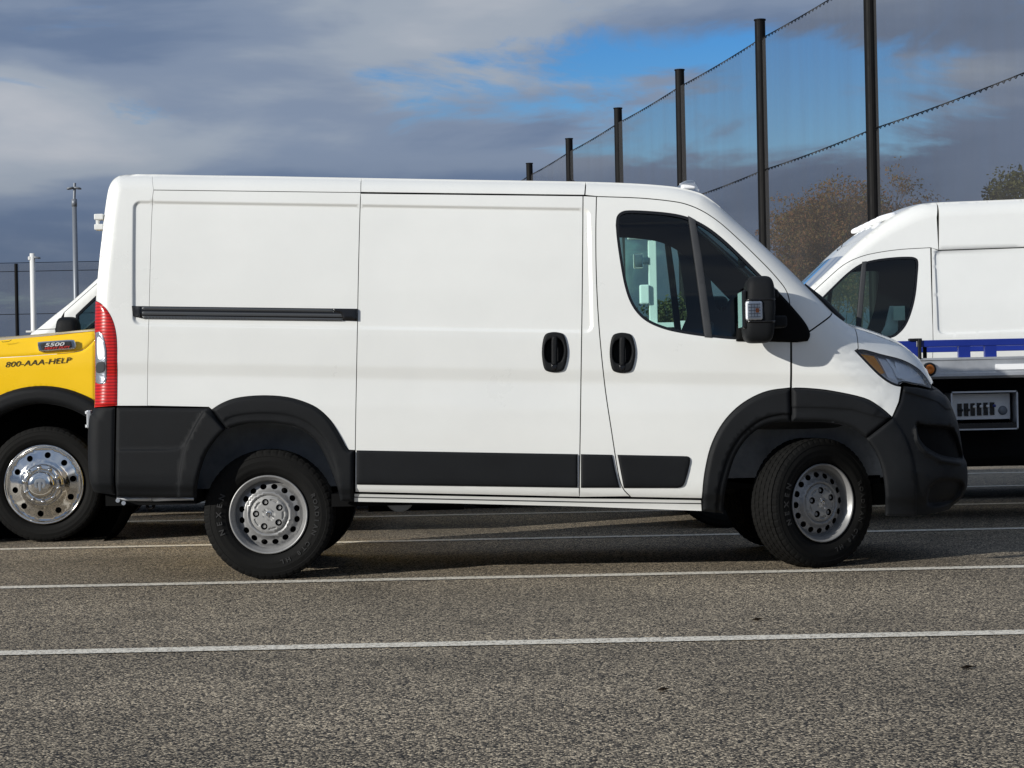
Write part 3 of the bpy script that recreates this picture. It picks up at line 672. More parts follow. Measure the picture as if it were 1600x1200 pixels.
bumper_f = body('front_bumper', cat(tr(BUMP_I[::-1]), tr([(1394, 653), (1406, 629), (1412, 603), (1434, 605), (1455, 610)]), S.silrun((1458, 607), (1482, 792)), tr([(1431, 807)])), 'plastic', h=.012, er=.02,
                dents=[(fog, .085, .030), (low, .05, .03), (tr(sm([(1432, 668), (1435, 684), (1446, 702), (1470, 716), (1500, 721)], 3) + [(1500, 727), (1468, 722), (1442, 707), (1430, 690), (1428, 668)]), -.014, .010), (wheel_edge, -.010, .012), (tr([(1411, 603), (1456, 610), (1476, 622), (1486, 640), (1478, 640), (1464, 628), (1440, 620), (1410, 612)]), -.010, .012)], **clad)
# tail lamp
tail = body('tail_lamp', cat(tr(TAIL), S.silrun((149, 634), (150, 470))), 'tail_red', h=.010, er=.02, gap=.002, grid=.02)
body('reverse_lens', cat(tr(sm([(166.5, 547), (166.5, 590), (163, 599), (155, 600), (150, 597)], 3)), tr([(150, 520)]), tr(sm([(156, 518), (162, 527), (166.5, 547)], 3)[:-1])), 'lamp_chrome', tail, off=-.013, gap=0, h=.004, er=.008, grid=.012)
body('lamp_bowl', tr(smc([(153, 528), (160, 531), (164, 545), (164, 558), (154, 560)], 3)), 'lens_white', tail, off=-.018, gap=0, h=.003, er=.006, grid=.012, feats=None)
body('lamp_bowl', tr(smc([(152, 568), (164, 566), (164, 580), (152, 582)], 3)), 'trim_dark', tail, off=-.018, gap=0, h=.003, er=.006, grid=.012, feats=None)
# head lamp: reflector bowl, amber corner and projector under a clear lens
head = body('head_lamp', cat(tr(HL_TOP), tr(R_(HL_BOT))), 'lens_white', gap=.003, off=.035, grid=.02, flange=.02)
body('lamp_rim', cat(tr(HL_TOP), tr(R_(HL_BOT))), 'gloss_black', head, holes=[offs(ccw(clean(cat(tr(HL_TOP), tr(R_(HL_BOT))))), .010)], gap=.002, off=-.001, grid=.02, flange=.04)
body('indicator_lens', cat(tr([(1344, 553), (1366, 556), (1373, 566), (1383, 583), (1375, 585), (1362, 574)])), 'amber', head, gap=0, off=.018, h=.006, er=.012, grid=.012)
body('lamp_reflector', cat(tr([(1398, 563), (1424, 573), (1440, 588), (1446, 600), (1420, 596), (1404, 590)])), 'reflector', head, gap=0, off=.022, h=.006, er=.02, grid=.012)
body('lamp_reflector', cat(tr([(1372, 559), (1390, 563), (1402, 588), (1404, 599), (1388, 590)])), 'reflector', head, gap=0, off=.020, h=.006, er=.012, grid=.012)
body('lamp_bright_edge', tr([(1376, 584), (1392, 593), (1404, 598), (1410, 593.5), (1432, 598), (1450, 603), (1432, 601.5), (1411, 597), (1404, 602), (1390, 596)]), 'lens_white', head, gap=0, off=.006, h=.004, er=.006, grid=.012, feats=None)  # white strips added to brighten the lamp along its edges
body('lamp_bright_edge', tr([(1384, 560), (1390, 562), (1403, 580), (1407, 592), (1401, 590), (1396, 578)]), 'lens_white', head, gap=0, off=.008, h=.004, er=.006, grid=.012, feats=None)
body('lamp_lens', cat(tr(HL_TOP), tr(R_(HL_BOT))), 'clear_lens', head, gap=.010, off=.001, h=.004, er=.02, grid=.02, flange=0)
# door window
WIN_I = offs(ccw(clean(dens(tr(WIN_O), .02))), .016)
wtrim = body('window_frame', tr(WIN_O), 'gloss_black', fdoor, holes=[WIN_I], off=.004, gap=.001, flange=.03, grid=.02)
body('window_pane', offs(ccw(clean(dens(tr(WIN_O), .02))), .010), 'cab_glass', fdoor, off=.014, gap=0, flange=0, grid=.05)
body('window_post', tr([(1075, 337), (1086, 343), (1096, 400), (1113, 528), (1101, 527), (1087, 420)]), 'trim_dark', fdoor, off=-.001, h=.006, er=.006, gap=0, grid=.02, flange=.03)
# door handles
def handle(parent, cx, cy):
    o = tr(smc([(cx - 17, cy - 24), (cx - 8, cy - 30.5), (cx + 6, cy - 30.5), (cx + 15, cy - 25), (cx + 20, cy), (cx + 15, cy + 25), (cx + 6, cy + 31), (cx - 8, cy + 31), (cx - 17, cy + 25), (cx - 20.5, cy)], 4))
    cup = offs(ccw(tr(cup_px(cx, cy))), .004)
    hb = body('door_handle', o, 'plastic', parent, h=.014, er=.014, off=-.002, dents=[(cup, .050, .012)], gap=0, grid=.008, feats=None)
    body('handle_grip', tr(smc([(cx - 5, cy - 22), (cx, cy - 25), (cx + 4, cy - 22), (cx + 3.5, cy), (cx + 3, cy + 19), (cx - 1, cy + 21), (cx - 5, cy + 19), (cx - 5.5, cy)], 3)), 'plastic', hb, h=.014, er=.010, off=-.012, gap=0, grid=.008, flange=.02, feats=None)
    body('key_lock', tr(smc([(cx - 5, cy + 19), (cx + 2, cy + 19), (cx + 3, cy + 25), (cx - 1, cy + 29), (cx - 5, cy + 26)], 3)), 'gloss_black', hb, h=.006, er=.006, off=-.015, gap=0, grid=.008, flange=.02, feats=None)
handle(sdoor, 867, 550); handle(fdoor, 973, 551)
# sliding-door rail
rail = body('door_rail', tr([(206, 478), (558, 482.5), (558, 501.5), (221, 497.5), (208, 494)]), 'gloss_black', h=.004, er=.004, off=-.001, gap=0, feats=None, grid=.03)
body('rail_strip', tr([(222, 479.5), (522, 483.3), (522, 487.5), (222, 484)]), 'rail_metal', rail, h=.012, er=.007, off=-.004, gap=0, feats=None, grid=.03)
body('rail_strip', tr([(222, 486.5), (536, 490.5), (536, 495), (222, 491.5)]), 'rail_metal', rail, h=.004, er=.005, off=-.004, gap=0, feats=None, grid=.03)
body('rail_strip', tr([(222, 493.5), (536, 497.5), (536, 501.5), (224, 498)]), 'rail_metal', rail, h=.010, er=.006, off=-.004, gap=0, feats=None, grid=.03)
body('rail_end', tr([(207, 479), (219, 479), (219, 495), (209, 494)]), 'trim_dark', rail, h=.010, er=.006, off=-.004, gap=0, feats=None, grid=.02)
body('rail_end', tr([(520, 482), (558, 482.5), (558, 501), (537, 500), (533, 490), (522, 487)]), 'gloss_black', rail, h=.016, er=.008, off=-.004, gap=0, feats=None, grid=.02)
# dark inner shell behind the seams
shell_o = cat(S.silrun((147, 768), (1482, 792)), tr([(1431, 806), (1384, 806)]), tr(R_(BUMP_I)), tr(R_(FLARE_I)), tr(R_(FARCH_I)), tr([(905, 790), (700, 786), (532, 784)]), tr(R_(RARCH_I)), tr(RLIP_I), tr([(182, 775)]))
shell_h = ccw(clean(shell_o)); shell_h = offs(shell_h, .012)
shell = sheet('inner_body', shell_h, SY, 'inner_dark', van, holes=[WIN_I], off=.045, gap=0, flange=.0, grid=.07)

# the skin is symmetric: the far side is the same set of panels mirrored
near_parts = [o for o in list(van.children)]
for o in near_parts:
    if o.name.split('.')[0] in ('door_rail',): continue
    c = copy_tree(o, van); c.scale = (1, -1, 1)
# across the body: rear doors, roof, windshield, hood, front
def across(name, a, b, mat, crown=0., n=10, parent=van):
    P = S.silrun(a, b); Yn = S.silY(P); return strip(name, P, Yn, 2 * YC - Yn, mat, parent, n, crown)
across('rear_door', (148, 637), (171, 291), 'white_paint', .0)
roof = across('roof', (171, 291), (1102, 306), 'white_paint', .028, 14)
scr = across('windshield_frame', (1102, 306), (1125, 323), 'white_paint', .02)
across('windshield', (1125, 323), (1300, 488), 'screen_glass', .02)
across('hood', (1300, 488), (1455, 596), 'white_paint', .05)
across('grille', (1455, 596), (1502, 712), 'plastic', .05)
across('bumper_front_face', (1502, 712), (1482, 792), 'plastic', .05)
across('rear_bumper_face', (147, 768), (148, 637), 'plastic', 0)
# floor pan, sills and running gear
zs = .47
mb = MB().box((-2.28, YS + .10, .43), (-1.78, 2 * YC - YS - .10, .50)).box((-1.02, YS + .10, .40), (1.10, 2 * YC - YS - .10, .47)).box((-2.28, YS + .42, .44), (2.1, 2 * YC - YS - .42, .50)).box((2.05, YS + .40, .33), (2.25, 2 * YC - YS - .40, .45))
mb.obj('floor_pan', 'inner_dark', van)
MB().tube([(-1.38, YS + .2, .36), (-1.38, 2 * YC - YS - .2, .36)], .045, 10).obj('rear_axle', 'black_metal', van)
MB().tube([(-.86, YS + .75, .40), (-.30, YS + .80, .40)], .07, 14).tube([(-.30, YS + .8, .40), (1.3, YS + .8, .42)], .03, 8).obj('exhaust', 'black_metal', van)
p0 = at3(625, 793, YS + .25)
MB().lathe([(.0, -.03), (.075, -.03), (.085, -.02), (.085, .02), (.04, .03), (0, .03)], 24, (p0.x, p0.y, p0.z + .06)).obj('spare_wheel_hanger', 'lamp_grey', van, smooth=True)
# wheel housings
def liner(cx, cz, r, y0, y1, name, mat):
    v, f = [], []; n = 24
    for k in range(n + 1):
        a = math.radians(8 + 164 * k / n)
        for y in (y0, (y0 + y1) / 2, y1): v.append((cx + r * math.cos(a) * (1.0), y, cz + r * math.sin(a)))
    for k in range(n):
        for j in range(2): i = k * 3 + j; f.append((i, i + 1, i + 4, i + 3))
    b = len(v); v.append((cx, y1, cz)); f += [(b, k * 3 + 2, (k + 1) * 3 + 2) for k in range(n)]
    return mk(name, v, f, mat, van, smooth=False)
RW = at3(419.5, 806, YS + .12); FW = at3(1273, 790, YS + .13)
RW.z = FW.z = VAN_R - .003
for yy0, yy1 in ((YS + .045, YS + .42), (2 * YC - YS - .045, 2 * YC - YS - .42)):
    liner(RW.x, RW.z + .06, .50, yy0, yy1, 'wheel_housing', 'liner'); liner(FW.x - .03, FW.z + .06, .54, yy0, yy1, 'wheel_housing', 'liner')
YW = YS + .215
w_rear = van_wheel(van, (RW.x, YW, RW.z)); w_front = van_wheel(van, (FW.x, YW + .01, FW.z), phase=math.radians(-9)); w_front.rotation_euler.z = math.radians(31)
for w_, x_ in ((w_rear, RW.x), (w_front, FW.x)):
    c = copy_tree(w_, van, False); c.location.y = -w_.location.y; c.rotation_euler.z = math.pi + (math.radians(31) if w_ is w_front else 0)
# rear step bar and tow eye
a0, a1 = at3(183, 779, YS + .10), at3(303, 779.5, YS + .10); am = at3(237, 779, YS + .10)
step = MB().tube([a0, am], [.013, .017], 10).tube([am, a1], [.015, .009], 10).obj('rear_step_bar', 'alu', van, smooth=True)
MB().tube([at3(184, 782, YS + .09), at3(184, 782, YS + .02)], .012, 10).tube([at3(193, 786, YS + .09), at3(193, 786, YS + .03)], .012, 10).obj('step_bolt', 'alu', van)
te = at3(235, 790, YS + .14); MB().lathe([(.010, -.01), (.018, -.016), (.026, -.01), (.026, .01), (.018, .016), (.010, .01), (.010, -.01)], 20, te[:]).box((te.x - .02, te.y - .006, te.z + .01), (te.x + .02, te.y + .006, te.z + .06)).obj('tow_eye', 'black_metal', van)
# rear door hinge plates
h0 = at3(154, 347, YS + .17); MB().box((h0.x - .022, h0.y - .02, h0.z - .045), (h0.x + .03, h0.y + .05, h0.z - .012), .006).box((h0.x - .022, h0.y - .02, h0.z + .012), (h0.x + .03, h0.y + .05, h0.z + .045), .006).box((h0.x - .014, h0.y - .012, h0.z - .04), (h0.x + .004, h0.y + .012, h0.z + .04), .004).obj('door_hinge', 'white_paint', van)
h1 = at3(140, 655, YS + .06); MB().box((h1.x - .014, h1.y - .02, h1.z - .05), (h1.x + .012, h1.y + .03, h1.z + .05), .006).tube([(h1.x - .012, h1.y - .01, h1.z - .03), (h1.x - .012, h1.y - .01, h1.z - .045)], .011).tube([(h1.x - .012, h1.y - .01, h1.z + .03), (h1.x - .012, h1.y - .01, h1.z + .045)], .011).obj('door_hinge', 'alu', van)
# roof marker lamps
for k in range(5):
    c0 = at3(1078, 297, YS + .30); x, z = c0.x, c0.z
    yk = YS + .30 + k * .35; dz = .014 + .012 * (1 - ((k - 2) / 2) ** 2)
    v = []; f = []
    o = sm([(-.062, .012), (-.045, .03), (-.012, .042), (.018, .040), (.034, .024), (.050, -.020)], 3); ny = 7
    for j in range(ny):
        t = (j / (ny - 1) - .5) * 2; q = math.sqrt(max(0, 1 - t * t)) * .75 + .25
        for (ox, oz) in o: v.append((x + ox, yk + t * .055, z + dz + (oz + ox * .35) * q - ox * .35))
    m = len(o)
    for j in range(ny - 1):
        for i in range(m - 1): f.append((j * m + i, j * m + i + 1, (j + 1) * m + i + 1, (j + 1) * m + i))
    lens = mk('roof_marker_lamp', v, f, 'clear_lens', van, smooth=True)
    MB().box((x - .05, yk - .045, z + dz - .01), (x + .03, yk + .045, z + dz + .026), .01).obj('lamp_bulb', 'lens_white', lens)
# mirror
def superell(c, h, e=.55, n=20, m=28, fx=None):
    v, f = [], []
    sp = lambda t, p: math.copysign(abs(t) ** p, t)
    for i in range(n + 1):
        ph = -math.pi / 2 + math.pi * i / n
        for k in range(m):
            th = 2 * math.pi * k / m; p = [sp(math.cos(ph), e) * sp(math.cos(th), e), sp(math.cos(ph), e) * sp(math.sin(th), e), sp(math.sin(ph), e)]
            if fx: p = fx(p)
            v.append((c[0] + p[0] * h[0], c[1] + p[1] * h[1], c[2] + p[2] * h[2]))
    for i in range(n):
        for k in range(m): k2 = (k + 1) % m; f.append((i * m + k, i * m + k2, (i + 1) * m + k2, (i + 1) * m + k))
    return MB().add(v, f)
def mirror_fx(p):
    x, y, z = p; t = (z + 1) / 2
    # flat rear glass side, rounded nose; bottom wider than top
    x = x * (1.0 - .10 * t) + .10 * t * 1.0 - (.06 if z < -.35 else 0)
    return [x, y * (1 - .12 * abs(z)), z]
mc = at3(1184.5, 484, YS - .165)
mirror = superell(mc, (.088, .118, .183), .45, 26, 36, mirror_fx).obj('mirror_housing', 'plastic', fdoor, smooth=True)
for zz, hh in ((.051, .006), (-.068, .007)):
    superell((mc.x - .001, mc.y - .001, mc.z + zz), (.0905, .1205, hh), .45, 8, 36).obj('mirror_band', 'gloss_black', mirror, smooth=True)
MB().box((mc.x - .080, mc.y - .124, mc.z - .060), (mc.x + .010, mc.y - .09, mc.z + .043), .012).obj('mirror_indicator', 'lens_white', mirror)
MB().box((mc.x - .083, mc.y - .128, mc.z - .064), (mc.x + .014, mc.y - .10, mc.z + .047), .014).obj('indicator_lens', 'clear_lens', mirror)
MB().box((mc.x - .028, mc.y - .1265, mc.z - .02), (mc.x - .010, mc.y - .122, mc.z + .004), .003).obj('indicator_bulb', 'orange_lamp', mirror)
for kk in range(5): MB().box((mc.x - .066, mc.y - .1255, mc.z - .044 + .017 * kk), (mc.x - .002, mc.y - .1235, mc.z - .041 + .017 * kk)).obj('indicator_rib', 'lamp_grey', mirror)
for kk in range(3): MB().box((mc.x - .052 + .016 * kk, mc.y - .1257, mc.z - .044), (mc.x - .050 + .016 * kk, mc.y - .1233, mc.z + .028)).obj('indicator_rib', 'lamp_grey', mirror)
MB().box((mc.x - .096, mc.y - .10, mc.z - .105), (mc.x - .070, mc.y + .115, mc.z + .105), .012).obj('mirror_rim', 'gloss_black', mirror)
MB().box((mc.x - .098, mc.y - .088, mc.z - .095), (mc.x - .095, mc.y + .105, mc.z + .095)).obj('mirror_glass', 'mirror_face', mirror)
sail = body('mirror_base', cat(tr(sm([(1207, 447), (1222, 462), (1240, 482), (1255, 500), (1263, 513), (1265.5, 524), (1262, 533)], 4)), tr([(1245, 535), (1150, 533), (1152, 505), (1190, 447)])), 'inner_dark', fdoor, h=.020, er=.02, off=-.002, gap=0, grid=.02, feats=None, flange=.03)
MB().box((mc.x + .03, mc.y - .03, mc.z - .10), (mc.x + .155, YS + .04, mc.z - .035), .015).box((mc.x + .02, mc.y - .03, mc.z + .06), (mc.x + .11, YS + .05, mc.z + .11), .012).obj('mirror_arm', 'plastic', mirror)
m2 = copy_tree(mirror, [c for c in van.children if c.name.startswith('front_door.')][0]); 
# wiper
w0, w1 = at3(1257, 446, YS + .32), at3(1315, 503, YS + .30); MB().tube([w0 + Vector((0, 0, .005)), w0.lerp(w1, .5) + Vector((.008, 0, .014)), w1 + Vector((.01, 0, .004))], [.008, .014, .018], 8).obj('wiper', 'rubber', van)
# cab interior
def seat(y):
    s_ = superell((.30, y, .72), (.27, .24, .09), .5, 10, 16).obj('cab_seat', 'trim_dark', van, smooth=True)
    superell((.06, y, 1.08), (.085, .23, .36), .5, 12, 16, lambda p: [p[0] - .35 * p[2], p[1], p[2]]).obj('seat_backrest', 'trim_dark', s_, smooth=True)
    superell((-.06, y, 1.50), (.05, .13, .085), .6, 8, 12).obj('headrest', 'trim_dark', s_, smooth=True)
seat(YS + .45); seat(2 * YC - YS - .45)
superell((1.62, YC, 1.02), (.40, .86, .26), .45, 12, 20).obj('dashboard', 'trim_dark', van, smooth=True)
MB().box((-.1, YS + .12, .55), (1.15, 2 * YC - YS - .12, .6)).obj('cab_floor', 'inner_dark', van)
hp = S.silrun((800, 282), (1102, 306)) - np.array((0, .06)); strip('headliner', hp, np.full(len(hp), YS + .2), np.full(len(hp), 2 * YC - YS - .2), 'trim_dark', van)
yw = 2 * YC - YS - .47; v = MB()
for k in range(28):
    pass
v.tube([Vector((1.20 + .10 * math.cos(t) * .55, yw + .19 * math.sin(t), 1.23 + .19 * math.cos(t))) for t in np.linspace(0, 2 * math.pi, 29)], .016, 8).tube([(1.20, yw, 1.23), (1.5, yw, 1.05)], .03, 8).tube([(1.2, yw - .17, 1.23), (1.2, yw + .17, 1.23)], .015, 6).obj('steering_wheel', 'trim_dark', van)
far_y = 2 * YC - YS - .09
tp = lambda pts: np.array([at(a, b, far_y) for a, b in pts])
sheet('door_trim', tp([(1052, 355), (1085, 350), (1190, 440), (1190, 527), (1060, 527), (1074, 495), (1070, 460), (1062, 410)]), lambda P: np.full(len(P), far_y), 'trim_dark', van, holes=[tp(sm([(1107, 409), (1128, 430), (1147, 452), (1139, 470), (1132, 486), (1120, 480), (1113, 455), (1107, 409)], 3)[:-1])], grid=.1, flange=.03)
superell((1.40, YC, 1.78), (.02, .12, .04), .6, 8, 12).obj('rear_view_mirror', 'trim_dark', van, smooth=True)
#BACK
# ================================================================ YELLOW FLATBED TOW TRUCK
YT = 15.0
truck = empty('tow_truck', (-1.0, YT + 1.2, 0))
meta(truck, 'yellow flatbed tow truck with polished ten-hole wheels and phone number on its fender', 'tow truck')
TS = lambda P: YT + .02 + .05 * np.clip((P[:, 1] - 1.25) / .25, 0, 1) ** 2
def T(pts): return np.array([at(x, y, YT + .03) for x, y in pts])
TC = at(66, 757, YT)
def tarc(r, a0, a1, n=24): return np.array([(TC[0] + r * math.cos(math.radians(a)), TC[1] + r * math.sin(math.radians(a))) for a in np.linspace(a0, a1, n)])
HOODLINE = sm([(-150, 566), (-60, 562), (35, 557), (90, 553), (115, 550.5), (128, 547.5), (137, 541), (148, 530)], 4)
t_hood = sheet('hood_side', np.vstack((T([(-175, 600), (-185, 570), (-178, 548), (-150, 540), (0, 531), (75, 524), (146, 516.5)]), T(HOODLINE[::-1]))), TS, 'yellow_paint', truck, h=.012, er=.03, gap=.002, grid=.04)
fo = tarc(.695, 168, 12)
t_fend = sheet('front_fender', np.vstack((T(HOODLINE), T([(149, 640)]), tarc(.695, 52, 128), T([(-180, 650), (-180, 600)]))), TS, 'yellow_paint', truck, h=.010, er=.02, gap=.002, grid=.04,
               dents=[(T([(-170, 552), (145, 527), (145, 534), (-170, 559)]), .008, .01)])
sheet('wheel_arch_flare', np.vstack((tarc(.715, 176, 4, 40), tarc(.585, 4, 176, 40))), lambda P: np.full(len(P), YT - .01), 'plastic', truck, h=.05, er=.05, gap=0, grid=.03, flange=.12)
# hood top, nose and inner wing
v = []; f = []
topl = T([(-185, 600), (-185, 570), (-178, 548), (-150, 540), (0, 531), (75, 524), (146, 516.5)])
strip('hood', topl, np.full(len(topl), YT + .06), np.full(len(topl), YT + 2.28), 'yellow_paint', truck, 10, .06)
MB().box((TC[0] - 1.08, YT + .08, .62), (TC[0] - .86, YT + 2.2, 1.22), .04).obj('grille', 'gloss_black', truck)
MB().box((TC[0] - 1.25, YT + .0, .42), (TC[0] - .90, YT + 2.3, .74), .06).obj('front_bumper', 'chrome', truck)
MB().lathe([(.60, .03), (.60, .55), (0, .55)], 40, (TC[0], YT, TC[1])).obj('wheel_housing', 'inner_dark', truck)
# badge and number
bp = lambda x, y: at3(x, y, YT)
def bc(y=-.006): return lambda P: np.full(len(P), YT + .008 + y)
bx = lambda pts: T(pts)
badge = sheet('badge', bx(smc([(60.5, 537), (63, 534.5), (88, 532.5), (113, 531), (118, 533), (120, 539.5), (119, 544), (114, 545.5), (88, 547.5), (65, 549), (61.5, 546)], 3)), bc(), 'chrome', t_hood, h=.006, er=.008, grid=.015, flange=.02)
sheet('badge_plate', bx(smc([(66, 537), (88, 535), (110, 533.5), (113, 535), (114.5, 542), (112, 543.5), (88, 545.5), (69, 547), (67, 545)], 3)), bc(-.014), 'black_print', badge, h=.002, er=.004, grid=.02, flange=.01)
def lay(px, py, slope, Y):
    o = at3(px, py, Y); c, s = math.cos(slope), math.sin(slope)
    return lambda x, y, d: Vector((o.x + x * c - y * s, Y - d, o.z + x * s + y * c))
text_sheet('badge_lettering', '5500', .036, 'silver_print', badge, lay(69.5, 541.8, .040, YT - .012), .001, .25, 1.95, .0009)
text_sheet('badge_lettering', 'HEAVY DUTY', .0225, 'red_print', badge, lay(69.5, 546.2, .040, YT - .012), .001, .25, 1.33, .0006)
text_sheet('phone_lettering', '800-AAA-HELP', .0575, 'black_print', t_fend, lay(7.5, 574.2, .054, YT + .009), .0015, .26, 1.30, -.0004)
hx = at3(9, 532, YT); MB().tube([at3(3, 533.2, YT + .01), at3(4, 534.5, YT + .01), at3(14, 533.5, YT + .01), at3(18, 531, YT + .01)], .002, 5).obj('washer_cover_seam', 'rubber', truck)
# cab behind the hood
cabo = np.vstack((T([(150, 520), (215, 505), (300, 425), (340, 400), (400, 392), (560, 392), (590, 400), (596, 520), (598, 760), (150, 760)]),))
cabw = T([(248, 500), (318, 432), (350, 420), (440, 416), (446, 500)]); cabw2 = T([(462, 500), (458, 416), (560, 416), (570, 500)])
cab = sheet('cab_side', cabo, TS, 'yellow_paint', truck, holes=[cabw, cabw2], h=.02, er=.05, grid=.06, flange=.05)
for w_ in (cabw, cabw2): sheet('window_pane', w_, TS, 'screen_glass', cab, off=.02, grid=.1, flange=0)
cs = copy_tree(cab, truck); cs.scale = (1, -1, 1)
ct = T([(215, 505), (300, 425), (340, 400), (400, 392), (560, 392), (590, 400), (596, 520), (598, 760)])
strip('cab_roof', ct[1:6], np.full(5, YT + .12), np.full(5, YT + 2.28), 'yellow_paint', truck, 8, .03)
strip('cab_rear', ct[5:], np.full(3, YT + .12), np.full(3, YT + 2.28), 'yellow_paint', truck, 8, .0)
strip('windshield', ct[:2], np.full(2, YT + .12), np.full(2, YT + 2.28), 'screen_glass', truck, 8, .0)
MB().box((-3.0, YT + .15, .50), (-.95, YT + 2.25, .62)).obj('cab_floor', 'inner_dark', truck)
superell((-1.3, YT + .7, 1.25), (.12, .26, .38), .5, 8, 12).obj('cab_seat', 'trim_dark', truck, smooth=True)
# wheels of the truck
TR = TC[1] - .002
def truck_wheel(loc, front=True):
    W = Vector(loc)
    rim = MB().lathe([(.288, -.10), (.291, -.108), (.286, -.113), (.278, -.112), (.272, -.100), (.265, -.096), (.262, -.06), (.262, .1)], 72).obj('wheel', 'chrome', truck, origin=W, local=True, smooth=True)
    hol = [[(.214 * math.cos(a) + .0225 * math.cos(t), .214 * math.sin(a) + .0225 * math.sin(t)) for t in np.linspace(0, 2 * math.pi, 19)[:-1]] for a in [math.radians(82) + 2 * math.pi * k / 10 for k in range(10)]]
    face = prof_fn([(0, -.130), (.150, -.128), (.165, -.118), (.18, -.108), (.25, -.090), (.266, -.092)])
    sheet('wheel_disc', loop_pts(.265, 90), face, 'chrome', rim, holes=hol, grid=.016, flange=.03, local=True, origin=W)
    MB().lathe([(.150, -.125), (.148, -.165), (.140, -.176), (.112, -.180), (.100, -.176)], 60).obj('hub_ring', 'chrome', rim, origin=W, local=True, smooth=True)
    MB().lathe([(.100, -.176), (.097, -.215), (.085, -.228), (.060, -.233), (.0, -.234)], 48).obj('hub_cover', 'chrome', rim, origin=W, local=True, smooth=True)
    for k in range(10):
        a = math.radians(96) + 2 * math.pi * k / 10
        MB().lathe([(.019, -.172), (.018, -.190), (.013, -.206), (.006, -.210), (0, -.211)], 12, (.124 * math.cos(a), 0, .124 * math.sin(a))).obj('lug_nut_cover', 'chrome', rim, origin=W, local=True, smooth=True)
    emblem(.052, -.240, 'lamp_grey', rim)
    MB().lathe([(0, .0), (.26, .0)], 24).obj('brake_shadow_plate', 'inner_dark', rim, origin=W, local=True)  # near-black disc added as shadow behind the ten holes
    tyre_mesh(TR, .288, .225).obj('tyre', 'tyre', rim, origin=W, local=True)
    return rim
tw = truck_wheel((TC[0], YT + .16, TR))
c = copy_tree(tw, truck); c.location.y = 2 * 1.2 - 2.4 + .99; c.rotation_euler.z = math.pi
for yy, rz in ((YT + .17, math.pi), (YT + .48, 0), (YT + 1.95, math.pi), (YT + 2.23, 0)):
    c = copy_tree(tw, truck); c.location = Vector((1.55, yy, TR)) - Vector((-1.0, YT + 1.2, 0)); c.rotation_euler.z = rz
# flatbed
deck = MB().box((.55, YT + .10, 1.075), (6.4, YT + 2.45, 1.17)).obj('deck', 'alu', truck)
D = lambda x, y: at3(x, y, YT)
e = [(0, 1.205), (0, 1.19), (.012, 1.182), (.012, 1.10), (0, 1.09), (0, 1.07), (.02, 1.052), (.10, 1.052), (.10, 1.205)]
v = [(x, YT + a, z) for x in (.5, 6.45) for a, z in e]; n = len(e)
mk('deck_edge', v, [(i, (i + 1) % n, n + (i + 1) % n, n + i) for i in range(n)] + [tuple(range(n)), tuple(range(2 * n - 1, n - 1, -1))], 'alu', truck)
v = [(x, YT + 2.55 - a, z) for x in (.5, 6.45) for a, z in e]
mk('deck_edge', v, [(i, (i + 1) % n, n + (i + 1) % n, n + i) for i in range(n)] + [tuple(range(n)), tuple(range(2 * n - 1, n - 1, -1))], 'alu', truck)
r0, r1 = D(1440, 533.5), D(1440, 544)
rz0, rz1 = 1.285, 1.335
rail_t = MB().box((2.95, YT + .01, rz0), (6.4, YT + .07, rz1), .006).obj('side_rail', 'blue_paint', truck)
MB().box((.6, YT + .015, rz0 - .002), (2.94, YT + .065, rz1 - .002), .006).obj('side_rail', 'blue_paint', truck)
for px in (1428, 1508, 1549, 1640, 1760):
    x = D(px, 550).x; MB().box((x - .042, YT + .015, 1.195), (x + .042, YT + .065, rz0 + .002)).obj('rail_post', 'blue_paint', truck)
x = D(1437, 545).x; MB().box((x - .012, YT - .01, 1.20), (x + .012, YT + .02, 1.345), .005).box((x - .075, YT + .0, 1.330), (x + .02, YT + .05, 1.350), .006).obj('rail_strap', 'rubber', truck)
x = D(1447, 553).x; MB().box((x - .012, YT + .03, 1.20), (x + .012, YT + .06, 1.285)).obj('rail_bracket', 'inner_dark', truck)
MB().box((.6, YT + 2.48, rz0), (6.4, YT + 2.54, rz1), .006).obj('side_rail', 'blue_paint', truck)
lp = D(1452, 577); MB().lathe([(.050, .03), (.050, -.012), (.042, -.020), (.034, -.018)], 28, (lp.x, YT, lp.z)).obj('marker_lamp_ring', 'rubber', truck, smooth=True)
MB().lathe([(.034, -.018), (.030, -.024), (.012, -.027), (.010, -.023), (0, -.023)], 28, (lp.x, YT, lp.z)).obj('marker_lamp', 'orange_lamp', truck, smooth=True)
# worn sticker band on the deck edge
a, b = D(1556, 569), D(1640, 576); MB().box((a.x, YT + .004, b.z), (b.x, YT + .0125, a.z)).obj('reflective_strip', 'lens_white', truck)
# chassis and control cabinet
MB().box((-.9, YT + .75, .62), (6.2, YT + .92, .92)).obj('frame_rail', 'black_metal', truck)
MB().box((-.9, YT + 1.65, .62), (6.2, YT + 1.82, .92)).obj('frame_rail', 'black_metal', truck)
MB().box((2.25, YT + .32, .47), (6.1, YT + 2.2, 1.05)).obj('subframe', 'inner_dark', truck)
a, b = D(1490, 612), D(1597, 671)
cx0, cx1, cz1, cz0 = a.x, b.x, a.z, b.z
MB().box((cx0, YT + .10, cz0), (cx0 + .012, YT + .34, cz1)).box((cx1 - .012, YT + .10, cz0), (cx1, YT + .34, cz1)).box((cx0, YT + .10, cz1 - .012), (cx1, YT + .34, cz1)).box((cx0, YT + .10, cz0), (cx1, YT + .34, cz0 + .010)).obj('control_box', 'alu', truck)
pz0 = D(1540, 656).z
pan = MB().box((cx0 + .014, YT + .20, pz0), (cx1 - .035, YT + .235, cz1 - .020), .004).obj('control_panel', 'panel_white', truck)
